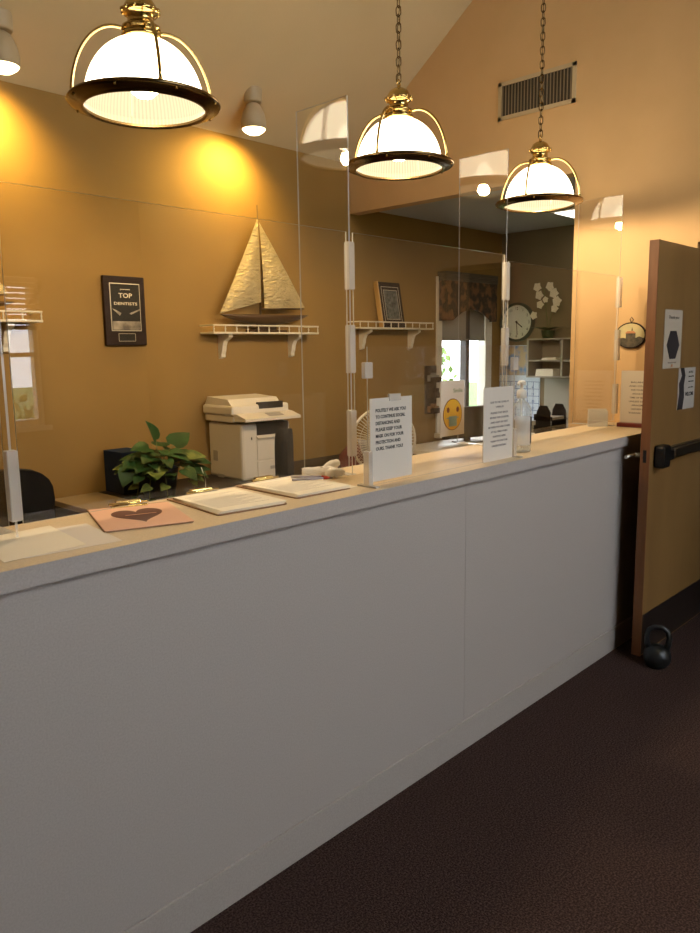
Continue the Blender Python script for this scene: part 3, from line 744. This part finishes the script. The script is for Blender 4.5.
# ------------------------------------------------------------------ office furniture
t = thing('low_cabinet', 'tan topped low cabinet against the back wall left of the pothos', 'cabinet', (0, 0, 0))
m = MB(); m.box(1.775, 2.05, 3.40, 3.945, .72, .75, .003); obj('cabinet_top', m, 'desk_tan', t)
m = MB(); m.box(1.79, 2.045, 3.42, 3.94, 0, .72); obj('cabinet_body', m, 'desk_dark', t)
t = thing('black_desk', 'long black desk against the back wall carrying the printer', 'desk', (0, 0, 0))
m = MB(); m.box(2.055, 4.05, 3.36, 3.945, .715, .75, .003); obj('desk_top', m, 'desk_dark', t)
for x in (2.07, 3.0, 4.0):
    m = MB(); m.box(x, x+.03, 3.40, 3.93, 0, .715); obj('side_panel', m, 'desk_dark', t)
m = MB(); m.box(2.10, 4.0, 3.90, 3.92, .2, .715); obj('back_panel', m, 'desk_dark', t)

# printer
t = thing('office_printer', 'cream multifunction laser printer on the black desk', 'printer', (2.985, 3.725, .75), -.06)
m = MB(); m.box(-.185, .185, -.175, .19, .0, .345, .018); obj('body', m, 'printer', t)
m = MB(); m.box(-.215, .215, -.130, .20, .392, .452, .014); m.box(-.205, .205, -.12, .19, .350, .392, .008); obj('scanner_unit', m, 'printer', t)
m = MB(); m.prism([(-.10, .452), (-.06, .488), (.16, .500), (.19, .452)], -.20, .17, 'yz'); obj('document_feeder', m, 'printer', t)
m = MB(); m.box(-.02, .165, -.1325, -.10, .425, .465, .002); obj('feeder_slot', m, 'printer_dark', t)
m = MB(); m.prism([(-.245, .362), (-.13, .362), (-.12, .405), (-.16, .402), (-.245, .378)], -.20, .215, 'yz'); obj('control_panel', m, 'printer', t)
m = MB(); m.prism([(-.224, .3853), (-.175, .3998), (-.175, .4025), (-.224, .388)], -.01, .10, 'yz'); obj('display', m, 'printer_grey', t)
m = MB(); m.box(-.075, .165, -.1775, -.12, .270, .345); obj('output_slot', m, 'printer_dark', t)
m = MB(); m.prism([(-.195, .255), (-.175, .268), (-.10, .262), (-.10, .250), (-.19, .246)], -.078, .168, 'yz'); obj('output_tray', m, 'printer', t)
m = MB(); m.box(-.078, .168, -.182, -.174, .118, .246, .003); obj('front_cover', m, 'printer', t)
m = MB(); m.box(.06, .10, -.186, -.181, .205, .214); obj('cover_latch', m, 'printer_dark', t)
m = MB(); m.box(-.078, .168, -.183, -.174, .012, .110, .003); d = obj('paper_drawer', m, 'printer', t)
m = MB(); m.box(.015, .10, -.186, -.180, .055, .075); obj('drawer_handle', m, 'printer_grey', d)
m = MB(); m.box(-.118, -.110, -.1765, -.172, .245, .262); obj('power_button', m, 'printer_dark', t)
m = MB(); m.box(-.187, -.183, .09, .14, .10, .165); obj('side_port', m, 'printer_grey', t)
m = MB(); m.box(-.187, -.183, .03, .10, .0, .02); obj('side_notch', m, 'printer_grey', t)

# office chairs
def office_chair(x, y, rz, label, zt, wd=.44, mat='black_fabric', grp='black swivel chairs in the office'):
    t = thing('office_chair', label, 'chair', (x, y, 0), rz, group=grp)
    m = MB(); h = zt-.56; pts = []
    for i in range(13):
        a = PI*i/12; pts.append((wd/2*abs(math.cos(a))**.5*(1 if math.cos(a) > 0 else -1), zt-.12+.12*math.sin(a)**.7))
    pts = [(wd*.42, .56)]+pts+[(-wd*.42, .56)]
    m.prism(pts, .20, .26, 'xz', smooth=True); obj('backrest', m, mat, t)
    m = MB(); m.box(-.24, .24, -.25, .22, .43, .51, .03); obj('seat', m, mat, t)
    m = MB(); m.tube([(0, .15, .42), (0, .29, .45), (0, .285, .75)], .018, 8); obj('back_support', m, 'black_metal', t)
    m = MB(); m.cyl((0, 0, .08), (0, 0, .43), .026, 14); obj('gas_lift', m, 'black_metal', t)
    for k in range(5):
        a = 2*PI*k/5; m = MB(); m.tube([(0, 0, .10), (.28*math.cos(a), .28*math.sin(a), .065)], [.022, .014], 8); l_ = obj('base_leg', m, 'black_plastic', t)
        m = MB(); m.lathe([(.026, -.02), (.026, .02)], 14, Matrix.Translation((.28*math.cos(a), .28*math.sin(a), .026)) @ Matrix.Rotation(PI/2, 4, 'X'), cap0=True, cap1=True); obj('caster', m, 'black_plastic', l_)
    for s in (-1, 1):
        m = MB(); m.tube([(s*.24, .10, .47), (s*.28, .10, .55), (s*.28, .05, .66)], .014, 8); m.box(s*.28-.03, s*.28+.03, -.16, .14, .66, .69, .01); obj('armrest', m, 'black_plastic', t)
    return t
office_chair(1.06, 2.98, PI-.2, 'black office chair behind the counter at the left edge', 1.12)
office_chair(2.31, 2.98, PI+.75, 'black office chair in front of the printer', 1.14, .34)
office_chair(4.80, 2.42, PI-.5, 'black office chair in the far office beside the black tray', 1.13, .42)
t = thing('side_chair', 'maroon upholstered chair seen through the divider beside the tissue', 'chair', (3.17, 3.06, 0), PI-.1)
m = MB(); m.prism([(-.17, .50), (.17, .50), (.21, .95), (.15, 1.0), (-.15, 1.0), (-.21, .95)], .18, .23, 'xz', smooth=True); obj('backrest', m, 'red_seat', t)
m = MB(); m.box(-.23, .23, -.22, .20, .42, .49, .02); obj('seat', m, 'red_seat', t)
for sx in (-1, 1):
    for sy in (-1, 1):
        m = MB(); m.tube([(sx*.2, sy*.18, .42), (sx*.22, sy*.22, 0)], .014, 8); obj('leg', m, 'wood_dark', t)

# fan
t = thing('desk_fan', 'round cream desk fan behind the bold notice', 'fan', (2.665, 2.33, .75), -.62)
t.scale = (.8, .8, .8)
RX = Matrix.Rotation(PI/2, 4, 'X')
m = MB(); m.lathe([(.0001, 0), (.10, 0), (.10, .012), (.03, .03), (.018, .04), (.018, .25)], 28); obj('base', m, 'cream', t)
m = MB(); m.lathe([(.0001, -.07), (.05, -.06), (.055, 0), (.045, .02)], 24, Matrix.Translation((0, .03, .440)) @ RX); m.tube([(0, .04, .03), (0, .04, .39)], .016, 8); obj('motor', m, 'cream', t)
m = MB()
m.tube([(.192*math.cos(a), 0, .440+.192*math.sin(a)) for a in [2*PI*i/48 for i in range(48)]], .008, 8, closed=True)
for rr, yy in ((.15, -.035), (.10, -.048), (.05, -.055)): m.tube([(rr*math.cos(a), yy, .440+rr*math.sin(a)) for a in [2*PI*i/36 for i in range(36)]], .0015, 5, closed=True)
for k in range(60):
    a = 2*PI*k/60
    m.tube([(.03*math.cos(a), -.056, .440+.03*math.sin(a)), (.11*math.cos(a), -.047, .440+.11*math.sin(a)), (.165*math.cos(a), -.028, .440+.165*math.sin(a)), (.19*math.cos(a), 0, .440+.19*math.sin(a))], .0014, 4, cap=False)
m.lathe([(.0001, .060), (.03, .058), (.03, .054)], 20, Matrix.Translation((0, 0, .440)) @ RX); obj('front_grille', m, 'cream', t)
m = MB()
for k in range(60):
    a = 2*PI*k/60; m.tube([(.05*math.cos(a), .05, .440+.05*math.sin(a)), (.19*math.cos(a), .005, .440+.19*math.sin(a))], .0014, 4, cap=False)
obj('rear_grille', m, 'cream', t)
m = MB()
for k in range(4):
    a = PI/2*k+.3; vs = []
    for u in range(5):
        for s in (-1, 1):
            r = .03+.13*u/4; aa = a+s*(.28+.1*u/4); vs.append((r*math.cos(aa), -.01-s*.012, .440+r*math.sin(aa)))
    m.faces(vs, [(2*i, 2*i+1, 2*i+3, 2*i+2) for i in range(4)])
obj('blades', m, 'printer_grey', t)

# pothos
t = thing('potted_pothos', 'leafy green pothos in a dark pot on the black desk', 'potted plant', (2.225, 3.58, .75))
m = MB(); m.lathe([(.0001, 0), (.085, 0), (.105, .15), (.115, .155), (.115, .17), (.103, .17), (.100, .15)], 32); obj('pot', m, 'pot', t)
m = MB(); m.lathe([(.0001, .150), (.1, .150)], 24); obj('soil', m, 'soil', t)
def heart_leaf(m, base, dirv, up, L_, w_, fold=.25):
    d = Vector(dirv).normalized(); u = Vector(up); u = (u-d*u.dot(d)).normalized(); s = d.cross(u)
    prof = [(0, 0), (-.08, .28), (.06, .50), (.32, .52), (.60, .36), (.82, .17), (1., 0)]
    mid = [(0, 0), (.0, 0), (.1, 0), (.32, 0), (.6, 0), (.82, 0), (1., 0)]
    b0 = Vector(base)
    def P(a, c, sg): 
        drop = -.35*max(a, 0)**2*L_*.6
        return b0+d*(a*L_)+s*(sg*c*w_)+u*(fold*c*w_*.8+drop)
    c_ = [m.bm.verts.new(P(a, 0, 1)) for a, _ in mid[1:]]
    for sg in (1, -1):
        e = [m.bm.verts.new(P(a, c, sg)) for a, c in prof[1:-1]]
        e.append(c_[-1])
        for i in range(len(e)-1):
            vs = [c_[i], c_[i+1], e[i+1], e[i]]
            vs = [v for j, v in enumerate(vs) if v not in vs[:j]]
            if len(vs) > 2:
                f = m.bm.faces.new(vs if sg > 0 else vs[::-1]); f.smooth = True; f.material_index = m.mi
m = MB(); st_ = MB(); rnd = random.Random(3)
hand = [((-.02, -.02, .31), (-.35, -.1, 1), .12), ((.09, -.02, .27), (.75, 0, .55), .13), ((-.07, -.03, .27), (-1, 0, .15), .11), ((-.14, -.03, .20), (-1, -.2, -.1), .11),
        ((.02, -.08, .24), (.3, -.6, -.1), .12), ((.14, -.03, .20), (1, -.2, -.05), .13), ((-.20, -.04, .17), (-.6, -.3, -.7), .10), ((.22, -.05, .17), (1, -.3, -.1), .09)]
for bp, dv, ln in hand:
    m.mi = 0; heart_leaf(m, bp, dv, (0, -.5, 1), ln, ln*.95)
    st_.tube([(0, 0, .15), (bp[0]*.5, bp[1]*.5, bp[2]*.7+.04), bp], .0025, 5)
for k in range(62):
    a = rnd.uniform(0, 2*PI); r = rnd.uniform(.03, .21); h = .17+(.12*(1-r/.23))*rnd.uniform(.2, 1.1)-max(0, r-.15)*rnd.uniform(0, 1.5)
    bp = (r*math.cos(a), r*math.sin(a)*.75-.02, h)
    m.mi = 1 if k % 7 == 0 else 0
    ln = rnd.uniform(.06, .11); heart_leaf(m, bp, (math.cos(a), math.sin(a), rnd.uniform(-.5, .4)), (rnd.uniform(-.3, .3), -.4, 1), ln, ln*.9)
    if k % 3 == 0: st_.tube([(0, 0, .15), (bp[0]*.5, bp[1]*.5, h*.6+.1), bp], .0022, 5)
for k, (a, ln) in enumerate(((-2.4, .2), (-1.9, .16), (-.9, .2), (-.3, .24), (-2.9, .15))):   # trailing vines
    pts = []
    for i in range(7):
        u = i/6; rr = .08+ln*u*.6; pts.append((rr*math.cos(a), rr*math.sin(a), max(.01, .18+.03*math.sin(u*3)-.17*u*u)))
    st_.tube(pts, .0025, 5)
    for i in range(2, 7): 
        m.mi = 1 if i % 2 else 0; heart_leaf(m, pts[i], (math.cos(a+(-1)**i*.7), math.sin(a+(-1)**i*.7), -.2), (0, -.6, 1), .06, .055)
for v in m.bm.verts: v.co.z = max(v.co.z, .006)
obj('foliage', m, ['leaf', 'leaf_pale'], t, smooth=True); obj('stems', st_, 'stem', t)
m = MB(); pts = []
for i in range(24):
    u = i/23; pts.append((-.13+.30*u, -.135-.02*math.sin(PI*u), .012+.0*u))
m.tube([(.16, -.13, .15), (.185, -.13, .08), (.18, -.135, .02)]+pts[::-1], .0022, 6)
tag(obj('white_cord', m, 'cord_white', loc=(2.225, 3.54, .752)), 'thin white cord looped on the desk before the pothos pot', 'cord')
m = MB(); m.box(-.03, .12, 0, .20, 0, .235, .003)
t = obj('storage_box', m, 'blue', loc=(2.125, 3.735, .7505)); tag(t, 'navy blue box behind the left side of the pothos', 'box')
m = MB(); m.box(-.005, .10, -.0015, -.0005, .03, .18); obj('box_label', m, 'pot', t)

# ------------------------------------------------------------------ far office
t = thing('window_valance', 'brown floral valance with an arched hem over the office window', 'valance', (5.61, YB, 1.755))
m = MB(); n = 24; hem = []
for i in range(n+1):
    u = i/n; x = -.385+.77*u; hem.append((x, .0 if u < .12 or u > .88 else .10*math.sin(PI*(u-.12)/.76)))
top = [(.385, .33), (-.385, .33)]
m.prism(hem+top, -.09, -.082, 'xz'); m.box(-.385, -.377, -.082, 0, .0, .33); m.box(.377, .385, -.082, 0, .0, .33); obj('skirt', m, 'valance', t)
m = MB(); m.box(-.39, .39, -.094, 0, .33, .405, .003); obj('top_band', m, 'valance_band', t)
# clock
t = thing('wall_clock', 'round wall clock with a dark green rim on the far office wall', 'clock', (6.2, 3.765, 1.750))
FX = Matrix.Rotation(-PI/2, 4, 'Y')
m = MB(); m.lathe([(.178, 0), (.178, .03), (.168, .042), (.156, .036), (.154, .022)], 56, FX); obj('rim', m, 'clock_rim', t)
m = MB(); m.lathe([(.0001, .020), (.156, .020)], 56, FX); obj('dial', m, 'clock_face', t)
nums = []
for k in range(1, 13):
    a = PI/2-2*PI*k/12; nums.append((str(k), .125*math.cos(a), .125*math.sin(a)-.013, .026, None, 'C'))
lettering('numerals', nums, 'ink', t, at((-.0215, 0, 0), FACE_X))
def hand_(ang, ln, wd):
    m = MB(); a = R_(ang)  # clockwise from 12, seen from -X
    q = Matrix.Rotation(a, 4, 'X'); m.box(-.0245, -.0225, -wd, wd, -.015, ln, mat=q); return m
obj('hour_hand', hand_(128, .075, .0045), 'ink', t); obj('minute_hand', hand_(176, .115, .003), 'ink', t)
m = MB(); m.lathe([(.009, .02), (.009, .027), (.0001, .028)], 12, FX); obj('hub', m, 'ink', t)
# calendar
t = thing('wall_calendar', 'large wall calendar with a landscape picture under the clock', 'calendar', (6.198, 3.76, .85))
m = MB(); m.box(-.004, 0, -.24, .19, 0, .69); obj('backing', m, 'calendar', t)
m = MB(); m.box(-.006, -.004, -.135, .185, .415, .685); obj('landscape_picture', m, 'sky_print', t)
m = MB()
for i in range(6): m.box(-.006, -.004, -.235, .185, .03+i*.065, .034+i*.065)
for i in range(8): m.box(-.006, -.004, -.235+i*.06, -.232+i*.06, .03, .355)
obj('grid_lines', m, 'calendar_line', t)
lettering('date_numbers', [(str(r*7+c+1), -.16+c*.06+.01, .300-r*.065, .022, None, 'L') for r in range(5) for c in range(6) if r*7+c < 31], 'calendar_line', t, at((-.0062, -.01, 0), FACE_X))
# pigeonhole
t = thing('pigeonhole_shelf', 'grey pigeonhole shelf unit on the far office wall below the orchid', 'shelf', (6.2, 3.18, 1.262))
m = MB()
for y in (.33, .002, -.326): m.box(-.25, 0, y-.009, y+.009, 0, .335)
for zz in (0, .14, .326): m.box(-.25, 0, -.335, .339, zz-.004, zz+.009)
m.box(-.006, 0, -.33, .33, 0, .33); obj('carcass', m, 'cubby', t)
def papers(y, z, w, h, d, label, mat='paper_warm'):
    m = MB(); n = 3
    for k in range(n): m.box(-.24+.004*k, -.24+d, -w/2+.003*k, w/2-.002*k, h*k/n, h*(k+1)/n-.0005)
    o = obj('paper_stack', m, mat, loc=(6.2, y, z)); return tag(o, label, 'paper stack', 'papers in the pigeonholes')
papers(3.35, 1.2715, .17, .06, .2, 'thick paper stack in the lower left pigeonhole')
papers(3.31, 1.412, .14, .018, .2, 'thin paper stack in the upper left pigeonhole')
papers(3.03, 1.412, .16, .03, .2, 'paper stack in the upper right pigeonhole')
papers(3.03, 1.2715, .16, .045, .2, 'paper stack in the lower right pigeonhole')
m = MB(); m.box(-.012, 0, -.33, .29, 0, 1.24); t = obj('notice_panel', m, 'panel_grey', loc=(6.198, 3.18, .002)); tag(t, 'plain grey panel on the wall under the pigeonholes', 'panel')
# orchid
t = thing('potted_orchid', 'cream flowering orchid on top of the pigeonhole shelf', 'potted plant', (6.03, 3.36, 1.597))
m = MB(); m.lathe([(.0001, 0), (.045, 0), (.06, .07), (.055, .07), (.05, .06), (.0001, .06)], 24); obj('pot', m, 'leaf', t)
m = MB(); 
m.tube([(0, 0, .06), (-.01, .02, .25), (0, .05, .42), (0, .10, .46)], .004, 6); m.tube([(0, 0, .06), (0, -.03, .22), (0, -.06, .36), (0, -.02, .44)], .004, 6); obj('stems', m, 'stem', t)
m = MB()
for k in range(10):
    a = k*2.4; heart_leaf(m, (0, 0, .06), (math.cos(a), math.sin(a), .45), (0, 0, 1), .16, .05)
obj('leaves', m, 'leaf', t)
for (y, z_, s) in ((.10, .44, .05), (.08, .37, .05), (.07, .29, .045), (.13, .20, .045), (-.02, .44, .05), (-.06, .38, .055), (-.09, .31, .055), (-.07, .25, .045), (.02, .33, .035)):
    m = MB()
    for k in range(5):
        a = 2*PI*k/5+y*9; heart_leaf(m, (-.02, y, z_), (-.25, math.cos(a), math.sin(a)), (-1, 0, 0), s*.85, s*1.15)
    obj('flower', m, 'petal', t)
t = thing('potted_succulent', 'small green plant at the right end of the pigeonhole shelf', 'potted plant', (6.03, 3.09, 1.597))
m = MB(); m.lathe([(.0001, 0), (.03, 0), (.04, .05), (.036, .05), (.0001, .045)], 20); obj('pot', m, 'leaf_pale', t)
m = MB()
for k in range(16):
    a = k*2.4; heart_leaf(m, (0, 0, .045), (math.cos(a), math.sin(a), .5+k*.1), (0, 0, 1), .10, .04)
obj('leaves', m, 'leaf', t)
# far desk, monitor, trays
t = thing('window_desk', 'pale edged desk under the office window', 'desk', (0, 0, 0))
m = MB(); m.box(4.55, 6.15, 3.30, 3.88, .715, .745, .003); obj('desk_top', m, 'white_paint', t)
for x in (4.58, 6.08):
    m = MB(); m.box(x, x+.04, 3.34, 3.85, 0, .715); obj('side_panel', m, 'desk_dark', t)
m = MB(); m.box(4.62, 6.08, 3.40, 3.42, .15, .715); obj('modesty_panel', m, 'desk_dark', t)
t = thing('black_monitor', 'low wide black monitor on the desk under the office window', 'monitor', (5.22, 3.62, .745), -.25)
m = MB(); m.box(-.27, .27, -.02, .02, .04, .30, .006); obj('screen_housing', m, 'black_plastic', t)
m = MB(); m.box(-.255, .255, -.0215, -.0195, .055, .285); obj('screen', m, 'grille_dark', t)
m = MB(); m.box(-.03, .03, .01, .03, .01, .1); m.box(-.12, .12, -.07, .08, 0, .010, .003); obj('stand', m, 'black_plastic', t)
t = thing('filing_tray', 'black mesh file tray in the far office beside the black chair', 'file tray', (5.44, 2.985, .75))
m = MB()
for k in range(3):
    z0 = .02+k*.09; m.box(-.13, .13, -.08, .08, z0, z0+.006); m.box(-.13, .13, .075, .08, z0, z0+.05); m.box(-.13, -.125, -.08, .08, z0, z0+.035)
m.prism([(-.075, .0), (.075, .0), (.055, .27), (.03, .32), (-.03, .32), (-.06, .27)], .12, .13, 'yz'); m.prism([(-.075, .0), (.075, .0), (.055, .27), (.03, .32), (-.03, .32), (-.06, .27)], -.13, -.12, 'yz')
obj('tray_frame', m, 'black_plastic', t)
m = MB(); m.box(-.1, .1, -.06, .06, .201, .225); obj('papers', m, 'paper', t)
t = thing('low_table', 'grey side desk in the far office under the file tray', 'desk', (5.42, 2.86, 0))
m = MB(); m.box(-.25, .25, -.45, .30, .72, .75, .003); obj('desk_top', m, 'cubby', t)
for sx in (-1, 1):
    for sy in (-.41, .26):
        m = MB(); m.box(sx*.22-.02, sx*.22+.02, sy-.02, sy+.02, 0, .72); obj('leg', m, 'black_metal', t)
# wall rack left of office window
t = thing('wall_rack', 'dark wall rack with small items left of the office window', 'rack', (5.12, YB, .98))
m = MB(); m.box(-.075, .075, -.012, 0, 0, .40)
for zz in (.0, .13, .26): m.box(-.075, .075, -.07, -.012, zz, zz+.01); m.box(-.075, .075, -.07, -.065, zz, zz+.045)
obj('rack_frame', m, 'wood_dark', t)
for k, zz in enumerate((.0115, .1415, .2715)):
    m = MB()
    for j in range(3): m.box(-.06+j*.042, -.03+j*.042, -.058, -.02, 0, .05+.02*((j+k) % 2))
    tag(obj('small_carton', m, ['board', 'wood_dark', 'card_grey'][k], loc=(5.12, YB, .98+zz)), ['pale little cartons on the lowest rack tier', 'grey little cartons on the middle rack tier', 'brown little cartons on the top rack tier'][k], 'carton', 'cartons in the wall rack')
# far ceiling light
t = thing('ceiling_light_panel', 'lit fluorescent panel in the far office ceiling', 'ceiling light', (5.74, 2.80, 2.555))
m = MB(); m.box(-.32, .32, -.22, .22, -.018, 0); obj('frame', m, 'white_paint', t)
m = MB(); m.box(-.30, .30, -.20, .20, -.024, -.018); obj('diffuser', m, 'troffer', t)

# ------------------------------------------------------------------ the open door
dr = bpy.data.objects.new('door_1', None); COL.objects.link(dr); dr['kind'] = 'structure'; dr.location = (4.445, 1.441, 0); dr.rotation_euler = (0, 0, R_(0))
DW = .917
m = MB(); m.box(-DW+.006, 0, -.022, .020, .012, 2.0); obj('door_leaf', m, 'door_wood', dr)
m = MB(); m.box(-DW+.006, 0, .020, .022, .012, 2.0); obj('rear_dimmed_face', m, 'rear_darkened', dr, label='rear face of the door, coloured dark brown to dim its reflection')
m = MB(); m.box(-DW, -DW+.006, -.022, .022, .012, 2.0); obj('edge_band', m, 'door_edge', dr, label='reddish wooden door edge')
m = MB(); m.box(-DW+.01, -.02, -.0245, -.022, .02, .222); obj('kick_plate', m, 'kick_plate', dr)
m = MB(); m.box(-DW-.001, -DW+.0005, -.008, .008, .975, 1.035, .0005); m.cyl((-DW-.002, 0, .998), (-DW+.001, 0, .998), .009, 14); obj('latch_plate', m, 'black_metal', dr)
m = MB(); m.box(-DW+.045, -DW+.135, -.075, -.022, .945, 1.055, .012); m.box(-DW+.12, -DW+.20, -.068, -.03, .975, 1.03, .008); obj('latch_box', m, 'black_metal', dr)
m = MB(); m.box(-DW+.19, -.06, -.072, -.048, .985, 1.028, .004); m.box(-DW+.19, -.06, -.05, -.022, .975, 1.034, .003); obj('push_bar', m, 'bar_metal', dr)
m = MB(); m.box(-.07, -.03, -.075, -.022, .965, 1.045, .006); obj('bar_end_cap', m, 'black_metal', dr)
m = MB(); m.lathe([(.028, 0), (.028, .01), (.012, .014), (.012, .05)], 20, Matrix.Translation((-DW+.06, .022, 1.0)) @ Matrix.Rotation(-PI/2, 4, 'X')); m.tube([(-DW+.06, .07, 1.0), (-DW+.02, .075, 1.0), (-DW-.04, .074, 1.0)], .009, 10); obj('lever', m, 'steel', dr)
m = MB()
for zz in (.25, 1.0, 1.75): m.cyl((.006, -.026, zz-.05), (.006, -.026, zz+.05), .007, 10)
obj('hinge', m, 'steel', dr)
m = MB(); m.box(-.26, -.02, -.060, -.022, 1.88, 1.94, .006); m.box(-.40, -.10, -.066, -.061, 1.905, 1.915); obj('closer', m, 'bar_metal', dr)

def door_poster(name, x0, x1, z0, z1, label, mat):
    t = thing(name, label, 'poster', ((x0+x1)/2, 1.4185, z0)); w = x1-x0; h = z1-z0
    m = MB(); m.box(-w/2, w/2, -.0012, 0, 0, h); obj('sheet', m, mat, t); return t, w, h
t, w, h = door_poster('door_poster', 3.632, 3.850, 1.415, 1.692, 'white leaflet with a black six-sided panel taped to the door', 'poster_paper')
m = MB(); m.prism([(-.030, .045), (.040, .045), (.085, .11), (.040, .178), (-.035, .178), (-.075, .11)], -.002, -.0012); obj('black_hexagon', m, 'poster_dark', t)
lettering('lettering', [('Thank you', .0, .235, .016, .13, 'C'), ('for your visit', .0, .024, .008, .10, 'C')], 'ink_grey', t, at((0, -.0022, 0), FACE_Y))
m = MB(); m.prism([(-.01, .008), (.008, .006), (.012, .018), (-.004, .020)], -.002, -.0012); obj('orange_mark', m, 'oval_roof', t)
t, w, h = door_poster('door_poster', 3.838, 4.065, 1.205, 1.412, 'lower pale poster with a black and white photo strip on the door', 'poster_bluish')
m = MB(); m.prism([(-w/2, 0), (-w/2+.07, 0), (-w/2+.085, .06), (-w/2+.075, .12), (-w/2+.09, .17), (-w/2+.07, h), (-w/2+.02, h), (-w/2+.045, .17), (-w/2+.01, .13), (-w/2+.02, .08)], -.002, -.0012); obj('photo_strip', m, 'poster_dark', t)
lettering('lettering', [('NOTICE', .02, .180, .010, .06, 'L'), ('please read this', .02, .160, .007, .07, 'L'), ('before entering', .02, .135, .007, .07, 'L'), ('our office', .02, .105, .007, .07, 'L'), ('WELCOME', -.015, .065, .020, .11, 'L')], 'ink', t, at((0, -.0022, 0), FACE_Y), bold=.02)

# kettlebell
t = thing('kettlebell', 'grey iron kettlebell on the carpet propping the open door', 'kettlebell', (3.500, 1.325, 0), 1.93)
t.scale = (.84, .84, .84)
m = MB(); m.lathe([(.0001, 0), (.045, 0), (.062, .012), (.074, .035), (.077, .060), (.072, .086), (.058, .108), (.036, .122), (.0001, .128)], 40); obj('ball', m, 'iron', t)
m = MB(); m.tube([(-.042, 0, .095), (-.056, 0, .135), (-.060, 0, .175), (-.048, 0, .212), (-.022, 0, .230), (.022, 0, .230), (.048, 0, .212), (.060, 0, .175), (.056, 0, .135), (.042, 0, .095)], [.020, .017, .0155, .015, .016, .016, .015, .0155, .017, .020], 14); obj('handle', m, 'iron', t, smooth=True)

# ------------------------------------------------------------------ light and sky
wd = bpy.data.worlds.new('world'); SC.world = wd; wd.use_nodes = True
nt = wd.node_tree; bg = nt.nodes['Background']; bg.inputs[0].default_value = (.98, .97, .97, 1); bg.inputs[1].default_value = 8.6
def portal(name, loc, rot, sx, sy):
    l = light(name, 'AREA', loc, 1, (1, 1, 1), shape='RECTANGLE', size=sx, size_y=sy); l.data.cycles.is_portal = True; l.rotation_euler = rot
for x0, x1 in WX: portal('daylight_portal', ((x0+x1)/2, -3.31, 1.54), (PI/2, 0, PI), x1-x0, 1.32)
for x0, x1 in CX: portal('daylight_portal', ((x0+x1)/2, -3.31, 4.075), (PI/2, 0, PI), x1-x0, 2.05)  # portals for the added clerestory
portal('daylight_portal', (5.615, YB+.12, 1.45), (PI/2, 0, 0), .77, 1.3)

# ------------------------------------------------------------------ camera
Rm = ((0.6898478850308712, -0.7238100179733036, -0.014455220507472518), (0.12126168970208212, 0.09584090910582685, 0.9879828554951571), (0.7137264869185042, 0.6833107477738474, -0.15388607424882786))
cam = bpy.data.cameras.new('camera'); co = bpy.data.objects.new('camera', cam); COL.objects.link(co)
cam.sensor_fit = 'HORIZONTAL'; cam.sensor_width = 36.; cam.lens = 36.*755/700; cam.clip_start = .02
mt = Matrix.Identity(4)
for i in range(3): mt[i][0] = Rm[0][i]; mt[i][1] = Rm[1][i]; mt[i][2] = -Rm[2][i]
mt[2][3] = 1.53
co.matrix_world = mt
SC.camera = co
SC.view_settings.view_transform = 'Standard'; SC.view_settings.look = 'None'; SC.view_settings.gamma = 1.; SC.view_settings.use_curve_mapping = False
SC.view_settings.exposure = .12
SC.cycles.use_denoising = True; SC.cycles.max_bounces = 10; SC.cycles.transparent_max_bounces = 24; SC.cycles.glossy_bounces = 4; SC.cycles.sample_clamp_indirect = 6.
SC.cycles.caustics_reflective = False; SC.cycles.caustics_refractive = False
